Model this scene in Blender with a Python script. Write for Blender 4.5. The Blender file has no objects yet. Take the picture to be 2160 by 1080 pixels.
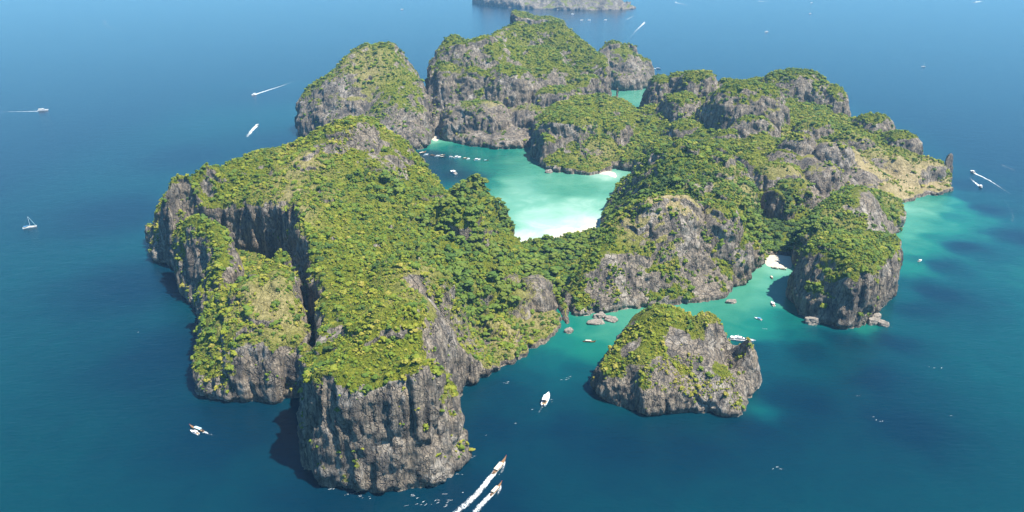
import bpy, math, random, time
import numpy as np
from mathutils import Vector, Matrix
T0 = time.time()
random.seed(7); RNG = np.random.default_rng(7)
S = bpy.context.scene
COL = S.collection
R = math.radians

# ---------------------------------------------------------------- camera, sky, sun, exposure
CAM_H, FPX, PITCH = 400.0, 1542.0, R(23.3)
cam_d = bpy.data.cameras.new('camera'); cam = bpy.data.objects.new('camera', cam_d); COL.objects.link(cam)
cam.location = (0, 0, CAM_H); cam.rotation_euler = (R(90) - PITCH, 0, 0)
cam_d.sensor_width = 36.0; cam_d.lens = FPX / 2160.0 * 36.0
cam_d.clip_start = 1.0; cam_d.clip_end = 60000.0
S.camera = cam
SUN_EL, SUN_AZ = R(62), R(112)          # azimuth clockwise from +Y: behind the island, to the right
W_ = bpy.data.worlds.new('World'); S.world = W_; W_.use_nodes = True
wn = W_.node_tree.nodes; bg = wn['Background']
sky = wn.new('ShaderNodeTexSky'); sky.sky_type = 'NISHITA'; sky.sun_disc = False
sky.sun_elevation = SUN_EL; sky.sun_rotation = SUN_AZ
sky.dust_density = 0.1; sky.ozone_density = 3.0; sky.air_density = 1.0
SKY_TINT = (0.48, 0.99, 1.20, 1)          # a deep tropical blue sky, all the way round
tint = wn.new('ShaderNodeMix'); tint.data_type = 'RGBA'; tint.blend_type = 'MULTIPLY'; tint.inputs[0].default_value = 1.0
tint.inputs[7].default_value = SKY_TINT
W_.node_tree.links.new(sky.outputs[0], tint.inputs[6]); W_.node_tree.links.new(tint.outputs[2], bg.inputs[0]); bg.inputs[1].default_value = 0.076
sl = bpy.data.lights.new('sun', 'SUN'); sun = bpy.data.objects.new('sun', sl); COL.objects.link(sun)
sl.energy = 5.0; sl.specular_factor = 1.0; sl.angle = R(0.5); sl.color = (1.0, 0.94, 0.84)
sdir = Vector((math.cos(SUN_EL) * math.sin(SUN_AZ), math.cos(SUN_EL) * math.cos(SUN_AZ), math.sin(SUN_EL)))
sun.rotation_euler = (-sdir).to_track_quat('-Z', 'Y').to_euler()
sun.location = (600, 600, 900)
S.view_settings.view_transform = 'Standard'; S.view_settings.look = 'None'
S.view_settings.gamma = 1.0; S.view_settings.use_curve_mapping = False
S.view_settings.exposure = 1.12
HAZE_DENSITY = 0.00005

# ---------------------------------------------------------------- survey helpers (photo bearings to metres)
CP, SP = math.cos(PITCH), math.sin(PITCH)
def ray(u, v):
    x = (u - 1080.0) / FPX; y = (540.0 - v) / FPX
    return x, CP + y * SP, -SP + y * CP
def Wp(u, v, z=0.0):                    # where a bearing meets the water (or height z)
    dx, dy, dz = ray(u, v); t = (z - CAM_H) / dz
    return (dx * t, dy * t)
def Pp(u, v, D):                        # where a bearing is D metres out
    dx, dy, dz = ray(u, v); t = D / dy
    return (dx * t, D, CAM_H + dz * t)

# ---------------------------------------------------------------- noise
_perm = np.random.default_rng(3).permutation(256).astype(np.int32)
_perm = np.concatenate([_perm, _perm, _perm[:2]])
_g = np.random.default_rng(4).normal(size=(256, 3)).astype(np.float32); _g /= np.linalg.norm(_g, axis=1)[:, None]
def pn(p):                              # gradient noise, about -1..1
    p = np.asarray(p, np.float32)
    i = np.floor(p).astype(np.int32); f = p - i; i &= 255
    u = f * f * f * (f * (f * 6 - 15) + 10)
    out = 0
    for a in (0, 1):
        wx = u[:, 0] if a else 1 - u[:, 0]; pa = _perm[(i[:, 0] + a) & 255]
        for b in (0, 1):
            wy = u[:, 1] if b else 1 - u[:, 1]; pb = _perm[(pa + i[:, 1] + b) & 255]
            for c in (0, 1):
                wz = u[:, 2] if c else 1 - u[:, 2]; g = _g[_perm[(pb + i[:, 2] + c) & 255]]
                d = g[:, 0] * (f[:, 0] - a) + g[:, 1] * (f[:, 1] - b) + g[:, 2] * (f[:, 2] - c)
                out = out + wx * wy * wz * d
    return out * 1.7
def fbm(p, octs=3, gain=0.5):
    p = np.asarray(p, np.float32); s = 0; a = 1.0
    for o in range(octs):
        s = s + a * pn(p * (2.03 ** o) + 17.3 * o); a *= gain
    return s
def joints(p):                          # blocky offsets between random cells
    p = p.astype(np.float32); p = p + 0.25 * np.stack([pn(p * 1.3), pn(p * 1.3 + 40), pn(p * 1.3 + 80)], 1); i = np.floor(p - 0.5).astype(np.int32)
    best = np.full(len(p), 9e9, np.float32); val = np.zeros(len(p), np.float32)
    for a in (0, 1):
        for b in (0, 1):
            for c in (0, 1):
                q = i + np.array([a, b, c]); hsh = _perm[(_perm[(_perm[q[:, 0] & 255] + q[:, 1]) & 255] + q[:, 2]) & 255]
                ctr = q + 0.5 + 0.38 * _g[hsh]; d = ((p - ctr) ** 2).sum(1); m = d < best
                best = np.where(m, d, best); val = np.where(m, hsh / 255.0 - 0.5, val)
    return val
def sstep(a, b, x):
    t = np.clip((x - a) / (b - a), 0, 1); return t * t * (3 - 2 * t)

# ---------------------------------------------------------------- materials
def new_mat(name):
    m = bpy.data.materials.new(name); m.use_nodes = True
    nt = m.node_tree; b = nt.nodes['Principled BSDF']
    return m, nt, b
class NG:                               # terse node helper
    def __init__(s, nt): s.nt = nt
    def n(s, t, **kw):
        nd = s.nt.nodes.new(t)
        for k, v in kw.items(): setattr(nd, k, v)
        return nd
    def l(s, a, b): s.nt.links.new(a, b)
    def attr(s, name, kind='GEOMETRY'):
        nd = s.n('ShaderNodeAttribute'); nd.attribute_name = name; nd.attribute_type = kind; return nd.outputs['Fac']
    def pos(s, scale=(1, 1, 1)):
        g = s.n('ShaderNodeNewGeometry'); m = s.n('ShaderNodeMapping'); m.inputs['Scale'].default_value = scale
        s.l(g.outputs['Position'], m.inputs['Vector']); return m.outputs[0]
    def noise(s, vec, scale, detail=4, rough=0.55, dist=0.0):
        nd = s.n('ShaderNodeTexNoise'); nd.inputs['Scale'].default_value = scale; nd.inputs['Detail'].default_value = detail
        nd.inputs['Roughness'].default_value = rough; nd.inputs['Distortion'].default_value = dist
        if vec is not None: s.l(vec, nd.inputs['Vector'])
        return nd.outputs['Fac']
    def ramp(s, fac, stops, interp='LINEAR'):
        r = s.n('ShaderNodeValToRGB'); r.color_ramp.interpolation = interp
        e = r.color_ramp.elements
        while len(e) < len(stops): e.new(0.5)
        for k, (p, c) in enumerate(stops):
            e[k].position = p; e[k].color = (*c, 1) if len(c) == 3 else c
        s.l(fac, r.inputs[0]); return r.outputs[0]
    def g(s, fac, a, b): return s.ramp(fac, [(a, (0, 0, 0)), (b, (1, 1, 1))])
    def mix(s, fac, a, b, mode='MIX'):
        m = s.n('ShaderNodeMix', data_type='RGBA', blend_type=mode)
        for src, idx in ((fac, 0), (a, 6), (b, 7)):
            if isinstance(src, (int, float)): m.inputs[idx].default_value = src
            elif isinstance(src, tuple): m.inputs[idx].default_value = (*src, 1)
            else: s.l(src, m.inputs[idx])
        return m.outputs[2]
    def math(s, op, a, b=0.0, clamp=False):
        m = s.n('ShaderNodeMath', operation=op, use_clamp=clamp)
        for src, idx in ((a, 0), (b, 1)):
            if isinstance(src, (int, float)): m.inputs[idx].default_value = src
            else: s.l(src, m.inputs[idx])
        return m.outputs[0]
    def bump(s, h, dist, strength=1.0):
        b = s.n('ShaderNodeBump'); b.inputs['Distance'].default_value = dist; b.inputs['Strength'].default_value = strength
        s.l(h, b.inputs['Height']); return b.outputs[0]

def flat_mat(name, col, rough=0.5, var=0.12, metal=0.0, scale=3.0):
    m, nt, b = new_mat(name); k = NG(nt)
    nz = k.noise(k.n('ShaderNodeTexCoord').outputs['Object'], scale, 3)
    c2 = tuple(max(0, x * (1 - 2 * var)) for x in col)
    k.l(k.ramp(nz, [(0.3, c2), (0.7, col)]), b.inputs['Base Color'])
    b.inputs['Roughness'].default_value = rough; b.inputs['Metallic'].default_value = metal
    return m

def limestone_mat():
    m, nt, b = new_mat('limestone'); k = NG(nt)
    p = k.pos()
    big = k.noise(p, 0.022, 4, 0.55)
    mid = k.noise(p, 0.16, 5, 0.65, 0.6)
    fine = k.noise(p, 0.85, 6, 0.78)
    def cracks(sc, w):
        v = k.n('ShaderNodeTexVoronoi'); v.feature = 'DISTANCE_TO_EDGE'; v.inputs['Scale'].default_value = 1.0
        wv = k.n('ShaderNodeVectorMath', operation='ADD'); k.l(k.pos(sc), wv.inputs[0]); nn = k.n('ShaderNodeTexNoise'); nn.inputs['Scale'].default_value = 0.12; nn.inputs['Detail'].default_value = 3
        k.l(p, nn.inputs['Vector']); k.l(nn.outputs['Color'], wv.inputs[1]); k.l(wv.outputs[0], v.inputs['Vector'])
        return k.ramp(v.outputs['Distance'], [(0.0, (1, 1, 1)), (w, (0, 0, 0))])
    ck1 = cracks((0.085, 0.085, 0.011), 0.045); ck2 = cracks((0.30, 0.30, 0.035), 0.08)
    streak = k.noise(k.pos((0.34, 0.34, 0.022)), 1.0, 5, 0.66, 0.5)
    streak2 = k.noise(k.pos((0.07, 0.07, 0.012)), 1.0, 4, 0.6, 0.8)
    rock = k.ramp(mid, [(0.25, (0.112, 0.093, 0.072)), (0.48, (0.235, 0.193, 0.146)), (0.72, (0.385, 0.318, 0.235))])
    rock = k.mix(k.math('MULTIPLY', k.g(big, 0.48, 0.68), 0.55), rock, k.ramp(fine, [(0.3, (0.21, 0.160, 0.108)), (0.7, (0.38, 0.305, 0.215))]))
    rock = k.mix(k.math('MULTIPLY', k.g(streak, 0.48, 0.62), 0.78), rock, (0.045, 0.044, 0.045))
    rock = k.mix(k.math('MULTIPLY', k.g(streak2, 0.58, 0.68), 0.50), rock, (0.42, 0.38, 0.32))
    rock = k.mix(k.math('MULTIPLY', k.g(fine, 0.50, 0.66), 0.45), rock, (0.050, 0.048, 0.047))
    rock = k.mix(k.math('MULTIPLY', k.g(k.noise(k.pos((0.028, 0.028, 0.020)), 1.0, 3, 0.5, 1.0), 0.54, 0.62), k.g(mid, 0.40, 0.58)), rock, (0.36, 0.315, 0.26))
    rock = k.mix(k.math('MULTIPLY', k.g(k.noise(k.pos((0.075, 0.075, 0.010)), 1.0, 4, 0.6, 0.5), 0.52, 0.62), 0.62), rock, (0.050, 0.049, 0.051))
    rock = k.mix(k.math('MULTIPLY', ck1, 0.60), rock, (0.030, 0.029, 0.030))
    rock = k.mix(k.math('MULTIPLY', ck2, 0.42), rock, (0.045, 0.043, 0.043))
    # thin turf on the gentler ground
    gn = k.noise(p, 0.25, 5, 0.7)
    turf = k.ramp(gn, [(0.28, (0.050, 0.068, 0.006)), (0.46, (0.105, 0.128, 0.009)), (0.60, (0.160, 0.170, 0.014)), (0.75, (0.215, 0.195, 0.040))])
    dry = k.ramp(gn, [(0.3, (0.20, 0.16, 0.075)), (0.5, (0.34, 0.265, 0.135)), (0.7, (0.47, 0.385, 0.235))])
    turf = k.mix(k.attr('dry'), turf, dry)
    cover = k.math('ADD', k.attr('turf'), k.math('MULTIPLY', k.math('SUBTRACT', gn, 0.5), 1.1))
    cover = k.g(cover, 0.42, 0.60)
    col = k.mix(cover, rock, turf)
    wet = k.math('SUBTRACT', 1.0, k.g(k.math('DIVIDE', k.n('ShaderNodeSeparateXYZ').outputs[2], 1.0), 0.0, 1.0)) if False else None
    k.l(col, b.inputs['Base Color'])
    b.inputs['Roughness'].default_value = 0.9; b.inputs['Specular IOR Level'].default_value = 0.15
    h = k.math('SUBTRACT', k.math('MULTIPLY', mid, 2.4), k.math('ADD', k.math('MULTIPLY', ck1, 1.2), k.math('MULTIPLY', ck2, 0.5)))
    h = k.math('ADD', h, k.math('ADD', k.math('MULTIPLY', fine, 0.9), k.math('MULTIPLY', streak, 1.6)))
    k.l(k.bump(h, 1.3, 0.9), b.inputs['Normal'])
    return m
ROCK = limestone_mat()

def foliage_mat(name, stops):
    m, nt, b = new_mat(name); k = NG(nt)
    t = k.attr('tint', 'INSTANCER')
    nz = k.noise(k.pos(), 0.55, 3, 0.7)
    t2 = k.math('ADD', t, k.math('MULTIPLY', k.math('SUBTRACT', nz, 0.5), 0.55), True)
    k.l(k.ramp(t2, stops), b.inputs['Base Color'])
    b.inputs['Roughness'].default_value = 0.65; b.inputs['Specular IOR Level'].default_value = 0.2
    return m
LEAF_STOPS = [(0.0, (0.026, 0.052, 0.008)), (0.25, (0.062, 0.108, 0.013)), (0.5, (0.098, 0.142, 0.010)), (0.75, (0.165, 0.180, 0.012)), (1.0, (0.235, 0.205, 0.035))]
LEAF = foliage_mat('shrub_leaves', LEAF_STOPS)

# ---------------------------------------------------------------- objects
def tag(o, label=None, cat=None, group=None, kind=None):
    for k, v in (('label', label), ('category', cat), ('group', group), ('kind', kind)):
        if v: o[k] = v
    return o
def mesh_obj(name, verts, faces, mat, parent=None, smooth=False):
    me = bpy.data.meshes.new(name)
    if isinstance(verts, np.ndarray):
        F = np.asarray(faces, np.int32); n = F.shape[1]
        me.vertices.add(len(verts)); me.vertices.foreach_set('co', verts.astype(np.float32).ravel())
        me.loops.add(F.size); me.loops.foreach_set('vertex_index', F.ravel())
        me.polygons.add(len(F)); me.polygons.foreach_set('loop_start', np.arange(0, F.size, n, dtype=np.int32))
        me.polygons.foreach_set('loop_total', np.full(len(F), n, np.int32))
        me.update(calc_edges=True)
    else:
        me.from_pydata(verts, [], faces); me.update()
    if smooth: me.polygons.foreach_set('use_smooth', np.ones(len(me.polygons), bool))
    for m in (mat if isinstance(mat, list) else [mat]): me.materials.append(m)
    o = bpy.data.objects.new(name, me); COL.objects.link(o)
    if parent: o.parent = parent
    return o
def vattr(o, name, vals):
    a = o.data.attributes.new(name, 'FLOAT', 'POINT'); a.data.foreach_set('value', np.asarray(vals, np.float32))

# ---------------------------------------------------------------- terrain: solid rock from survey points
def chaikin(P, it=2):
    P = np.array(P, float)
    for _ in range(it):
        Q = np.roll(P, -1, 0); P = np.stack([0.75 * P + 0.25 * Q, 0.25 * P + 0.75 * Q], 1).reshape(-1, 2)
    return P
def poly_sd(P, X, Y):                   # signed distance, positive inside
    d2 = np.full(X.shape, 1e18); ins = np.zeros(X.shape, bool)
    for (ax, ay), (bx, by) in zip(P, np.roll(P, -1, 0)):
        ex, ey = bx - ax, by - ay; L = ex * ex + ey * ey + 1e-9
        t = np.clip(((X - ax) * ex + (Y - ay) * ey) / L, 0, 1)
        d2 = np.minimum(d2, (X - ax - t * ex) ** 2 + (Y - ay - t * ey) ** 2)
        c = ((ay > Y) != (by > Y)) & (X < (bx - ax) * (Y - ay) / ((by - ay) if by != ay else 1e-9) + ax)
        ins ^= c
    return np.where(ins, 1, -1) * np.sqrt(d2)
def rbf(P, V, X, Y, c=25.0, smooth=0.0):
    P = np.array(P, float); V = np.array(V, float); n = len(P)
    ctr = P.mean(0)
    D = np.sqrt(((P[:, None] - P[None]) ** 2).sum(-1) + c * c)
    A = np.zeros((n + 1, n + 1)); A[:n, :n] = D + smooth * np.eye(n)
    A[:n, n] = 1; A[n, :n] = 1
    w = np.linalg.solve(A, np.concatenate([V, [0]]))
    out = np.full(X.shape, w[n])
    for k in range(n): out += w[k] * np.sqrt((X - P[k, 0]) ** 2 + (Y - P[k, 1]) ** 2 + c * c)
    return out
def pt2(p):                             # footprint entry: (u,v) on the water or (u,v,D) out at a distance
    return Wp(*p) if len(p) == 2 else Pp(*p)[:2]
def smin(a, b, k):
    h = np.clip(0.5 + 0.5 * (b - a) / k, 0, 1); return b + (a - b) * h - k * h * (1 - h)

def surface_nets(Fv, org, h):
    ins = Fv > 0
    c = ins[:-1, :-1, :-1].astype(np.int8)
    tot = sum(ins[a:ins.shape[0] - 1 + a, b:ins.shape[1] - 1 + b, d:ins.shape[2] - 1 + d].astype(np.int8) for a in (0, 1) for b in (0, 1) for d in (0, 1))
    act = (tot > 0) & (tot < 8)
    I = np.argwhere(act).astype(np.int32)
    idx = np.full(act.shape, -1, np.int32); idx[act] = np.arange(len(I), dtype=np.int32)
    cs = [(a, b, d) for a in (0, 1) for b in (0, 1) for d in (0, 1)]
    vals = np.stack([Fv[I[:, 0] + a, I[:, 1] + b, I[:, 2] + d] for a, b, d in cs], 1)
    acc = np.zeros((len(I), 3), np.float32); cnt = np.zeros(len(I), np.float32)
    for e0 in range(8):
        for e1 in range(e0 + 1, 8):
            if sum(abs(x - y) for x, y in zip(cs[e0], cs[e1])) != 1: continue
            v0, v1 = vals[:, e0], vals[:, e1]; mk = (v0 > 0) != (v1 > 0)
            t = np.where(mk, v0 / np.where(mk, v0 - v1, 1), 0)
            pos = np.array(cs[e0], np.float32) + t[:, None] * (np.array(cs[e1], np.float32) - np.array(cs[e0], np.float32))
            acc += np.where(mk[:, None], pos, 0); cnt += mk
    V = (I + acc / np.maximum(cnt, 1)[:, None]) * h + np.array(org)
    quads = []
    for ax in range(3):
        o1, o2 = (ax + 1) % 3, (ax + 2) % 3
        s0 = [slice(None)] * 3; s1 = [slice(None)] * 3
        s0[ax] = slice(0, -1); s1[ax] = slice(1, None)
        cr = ins[tuple(s0)] != ins[tuple(s1)]
        E = np.argwhere(cr)
        ok = (E[:, o1] > 0) & (E[:, o2] > 0) & (E[:, o1] < Fv.shape[o1] - 1) & (E[:, o2] < Fv.shape[o2] - 1)
        E = E[ok]
        flip = ins[tuple(E.T)]
        def cell(d1, d2):
            q = E.copy(); q[:, o1] -= d1; q[:, o2] -= d2; return idx[tuple(q.T)]
        q = np.stack([cell(1, 1), cell(0, 1), cell(0, 0), cell(1, 0)], 1)
        q[~flip] = q[~flip][:, ::-1]
        quads.append(q)
    return V.astype(np.float32), np.concatenate(quads)
def vnormals(V, Q):
    n = np.cross(V[Q[:, 2]] - V[Q[:, 0]], V[Q[:, 3]] - V[Q[:, 1]])
    N = np.zeros_like(V)
    for k in range(3):
        for j in range(4): N[:, k] += np.bincount(Q[:, j], n[:, k], len(V)).astype(np.float32)
    return N / np.maximum(np.linalg.norm(N, axis=1), 1e-9)[:, None]

DEBUG = False
TERRAIN = []                            # (object, verts, quads, normals, turf) for planting
# ground character by place: (x, y, radius, value)
def spots(lst): return [(*Pp(u, v, D)[:2], r, w) for (u, v, D, r, w) in lst]
DRY = spots([(1840,340,1215,95,.9),(1900,350,1235,80,1.0),(1800,390,1120,75,.75),(1900,410,1170,80,.95),(1960,395,1230,75,1.0),(1770,370,1150,55,.7),
             (1690,340,1130,50,.5),(1335,462,846,24,.8),(1370,442,848,26,1.0),(1405,432,850,28,1.0),(1440,440,853,26,.9),(1475,465,862,22,.7),(1060,240,1580,45,.8),(1075,270,1550,30,.8),(760,140,1650,70,.55),(740,200,1590,50,.5),
             (620,400,870,45,.65),(610,470,800,35,.65),(640,350,950,50,.5),(560,640,625,40,.55),(960,720,600,45,.5),(1050,700,690,40,.6),(1140,670,735,40,.6),(1090,720,680,35,.6),
             (880,620,650,40,.3),(830,650,590,30,.35),(1550,760,612,25,.5),(1640,270,1370,40,.5),(1560,390,1020,40,.5),(1260,330,1370,40,.4),(1750,440,930,40,.25)])
FOREST = spots([(950,560,770,90,.9),(1000,520,850,90,1),(1040,610,740,70,.9),(900,470,870,80,.7),(820,430,930,80,.8),(980,640,690,60,.8),(1120,560,860,80,1),(1180,530,930,80,1),(1230,510,960,60,1),
                (1180,600,830,60,1),(1640,500,960,70,1),(1620,520,940,50,1),(1650,450,1000,60,1),(1400,370,960,80,.9),(1320,400,960,60,1),(1450,280,1330,60,.8),(1010,430,1010,70,.9),(1060,470,990,40,.9),(1700,470,920,60,.8),(1690,410,1030,50,.9),
                (1480,400,950,60,.6),(1370,310,1300,60,.7),(1270,260,1400,60,.6)])
DOMEROCK = spots([(1300,560,800,70,1),(1215,600,800,45,1),(1270,510,855,45,1),(1400,540,815,70,1),(1500,560,820,60,.8)])
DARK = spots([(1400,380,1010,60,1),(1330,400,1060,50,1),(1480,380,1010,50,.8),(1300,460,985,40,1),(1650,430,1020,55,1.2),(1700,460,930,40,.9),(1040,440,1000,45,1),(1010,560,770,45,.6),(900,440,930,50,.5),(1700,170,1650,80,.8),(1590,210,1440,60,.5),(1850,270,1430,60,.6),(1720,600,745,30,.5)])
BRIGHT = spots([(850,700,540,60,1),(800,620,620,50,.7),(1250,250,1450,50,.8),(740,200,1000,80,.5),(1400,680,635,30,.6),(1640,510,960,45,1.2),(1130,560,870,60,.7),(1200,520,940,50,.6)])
BARE = spots([(690,310,1000,28,.75),(780,300,1020,35,.8),(640,350,950,22,.5),(700,690,560,16,.8),(990,420,900,25,.5),(880,620,650,14,.6),(1075,640,735,20,.6),(930,690,600,18,.6),(1010,720,640,20,.5),(800,340,990,35,.6),(960,450,880,40,.7),(1000,460,880,40,.75),(1130,590,780,28,.9),(900,470,860,30,.3),(1300,600,775,26,.4),(1500,600,800,24,.4),(1560,720,610,18,.7),(1530,730,600,16,.5),(1430,735,605,11,.6),(1480,760,592,14,.7),(1330,740,605,9,.6),(1400,790,575,12,.5),
              (1770,330,1180,60,.8),(1740,390,1090,40,.6),(1470,350,980,30,.5),(1850,460,960,45,.7)])
def blob(V, lst):
    out = np.zeros(len(V), np.float32)
    for (x, y, r, w) in lst:
        out = np.maximum(out, w * np.exp(-((V[:, 0] - x) ** 2 + (V[:, 1] - y) ** 2) / (r * r)))
    return out

def terrain(name, label, masses, h, lump=7.0, rough=1.0, turf_bias=0.0, cs=48.0, hi=0.0):
    polys = []
    for ms in masses:
        P = chaikin([pt2(p) for p in ms['foot']], 2); polys.append(P)
    allp = np.concatenate(polys); pad = 14
    x0, y0 = allp.min(0) - pad; x1, y1 = allp.max(0) + pad
    nx, ny = int((x1 - x0) / h) + 2, int((y1 - y0) / h) + 2
    X, Y = np.meshgrid(x0 + h * np.arange(nx), y0 + h * np.arange(ny), indexing='ij')
    flat = np.stack([X.ravel(), Y.ravel(), np.zeros(X.size)], 1)
    n1 = fbm(flat / 75.0 + 5.1, 3, 0.55).reshape(X.shape)
    n2 = (np.abs(fbm(flat / cs + 31.0, 2, 0.42)) * 1.5 - 0.42).reshape(X.shape)
    n3 = fbm(flat / 26.0 + 9.0, 3, 0.6).reshape(X.shape)
    tops, dists, zmax = [], [], 0
    for ms, P in zip(masses, polys):
        ctl = []
        for q in ms['top']:
            if len(q) == 3: ctl.append(Pp(*q))
            elif len(q) == 5: x, y, _ = Pp(*q[:3]); ctl.append((x, y, q[4]))   # (u, v, D, 'z', z)
            else: x, y = Wp(q[0], q[1]); ctl.append((x, y, q[3]))     # (u, v, 'w', z)
        ctl = np.array(ctl)
        d = poly_sd(P, X, Y)
        dc = poly_sd(P, ctl[:, 0], ctl[:, 1])
        if (dc < -4).any() and DEBUG:
            for q, z in zip([w for w, dd in zip(ms['top'], dc) if dd < -4], dc[dc < -4]): print('   outside', q, round(z, 1))
        ctl, dc = ctl[dc > -4], dc[dc > -4]
        wr = ms.get('w', 60.0); kk = ms.get('k', 0.45)
        lp = ms.get('lump', lump)
        rampf = lambda dd: 1 - kk * (1 - np.clip(dd / wr, 0, 1)) ** 2
        NZ = lp * (0.5 * n1 + 1.1 * n2 * sstep(5, 60, d) + 0.28 * n3)
        ii = np.clip(((ctl[:, 0] - x0) / h).astype(int), 0, nx - 1); jj = np.clip(((ctl[:, 1] - y0) / h).astype(int), 0, ny - 1)
        zc = (ctl[:, 2] - NZ[ii, jj]) / np.maximum(rampf(dc), 0.88)
        H = rbf(ctl[:, :2], zc, X, Y, ms.get('c', 25.0), 4.0)
        dk = np.stack([(X - px) ** 2 + (Y - py) ** 2 for px, py in ctl[:, :2]], -1)     # never much above the nearest surveyed heights
        kn = min(5, len(zc)); o3 = np.argpartition(dk, kn - 1, axis=-1)[..., :kn]; H = np.minimum(H, zc[o3].max(-1) + 5.0); del dk
        H = H * ms.get('base', 1.0)
        H = np.maximum(np.clip(H, 1.0, zc.max() * 1.03) * rampf(d) + NZ, ms.get('floor', 6.0) + 2 * n3)
        for (u, v, D, rx, ry) in ms.get('domes', []):       # separate steep-sided karst domes
            ax_, ay_, az_ = Pp(u, v, D)
            rr = np.sqrt(((X - ax_) / rx) ** 2 + ((Y - ay_) / ry) ** 2) * (1 + 0.16 * n1 + 0.10 * n3)
            H = np.maximum(H, (az_ + 0.5 * NZ) * np.sqrt(np.clip(1 - np.clip(rr, 0, 1) ** 3.2, 0, 1)))
        tr = ms.get('terr', 0.0)
        if tr:                                             # rock steps and ledges
            st = ms.get('step', 34.0); q = (H + 26 * n1 + 9 * n3 + 22 * n2) / st; fq = q - np.floor(q)
            H = H + tr * st * (sstep(0.30, 0.62, fq) - fq) * sstep(0, 30, d) * sstep(-0.35, 0.35, n1 + 0.6 * n2)
        d = d + ms.get('wob', 1.0) * (5.0 * n3 + 3.0 * n1)
        tops.append(H.astype(np.float32)); dists.append(d.astype(np.float32)); zmax = max(zmax, H[d > 0].max())
    z0 = -7.0; nz = int((zmax + 8 - z0) / h) + 2
    Z = (z0 + h * np.arange(nz)).astype(np.float32)
    Fv = None
    for ms, H, d in zip(masses, tops, dists):
        notch = ms.get('notch', 3.5) * np.exp(-((Z - 1.0) / 3.0) ** 2) 
        lean = ms.get('lean', 0.10) * np.maximum(Z, 0)
        f = smin(H[:, :, None] - Z, d[:, :, None] * 1.6 - 1.6 * (notch + lean), ms.get('round', 14.0))
        Fv = f if Fv is None else np.maximum(Fv, f)
    V, Q = surface_nets(Fv, (x0, y0, z0), h); del Fv
    N = vnormals(V, Q)
    N0 = N.copy(); steep = sstep(0.75, 0.35, N[:, 2])
    a = fbm(V / 34.0, 2) * 1.9
    b = fbm(V / np.array([11, 11, 15.0]) + 3.3, 3, 0.6) * 1.5
    fl = (1 - 2 * np.abs(pn(V / np.array([15, 15, 95.0]) + 8.8))) * 1.3 + (1 - 2 * np.abs(pn(V / np.array([5.0, 5.0, 60.0]) + 18.8))) * 0.9
    lg = fbm(V / np.array([60, 60, 9.0]) + 2.2, 2) * 0.6
    cr = -np.maximum(0, 0.22 - np.abs(pn(V / np.array([30, 30, 60.0]) + 44.0))) * 18.0
    jt = joints(V / np.array([13, 13, 24.0])) * 1.9 + joints(V / np.array([5.5, 5.5, 11.0]) + 9) * 1.0
    disp = (0.35 + 0.65 * steep) * (a + b) + steep * (fl + lg + cr + jt)
    V = V + N * (rough * disp)[:, None] * min(1.0, 1.0)
    N = vnormals(V, Q)
    # ground character
    nzv = 0.72 * N0[:, 2] + 0.28 * N[:, 2]
    N[:] = N; m1 = fbm(V / 55.0 + 2.0, 3); m2 = fbm(V / 16.0 + 70.0, 3)
    dry = np.clip(blob(V, DRY) + 0.18 * m1 - 0.02, 0, 1)
    turf = sstep(0.22, 0.62, nzv + 0.20 * m1 + 0.16 * m2 + turf_bias - 0.95 * blob(V, BARE))
    forest = blob(V, FOREST) * ((1 - blob(V, DOMEROCK)) if name == 'rocky_hill' else 1.0)
    turf = np.maximum(turf, 0.9 * forest * sstep(0.05, 0.4, nzv))
    turf *= sstep(2.0, 7.0, V[:, 2])
    if hi: turf *= 0.25 + 0.75 * sstep(hi * 0.25, hi * 0.75, V[:, 2] + 22 * m1)
    o = mesh_obj(name, V, Q, ROCK, smooth=True)
    vattr(o, 'turf', turf); vattr(o, 'dry', dry)
    tag(o, label, 'cliff' if False else None, None, 'structure')
    TERRAIN.append((o, V, Q, N, turf, dry, N0))
    print(name, len(V), round(time.time() - T0, 1))
    return o

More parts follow.
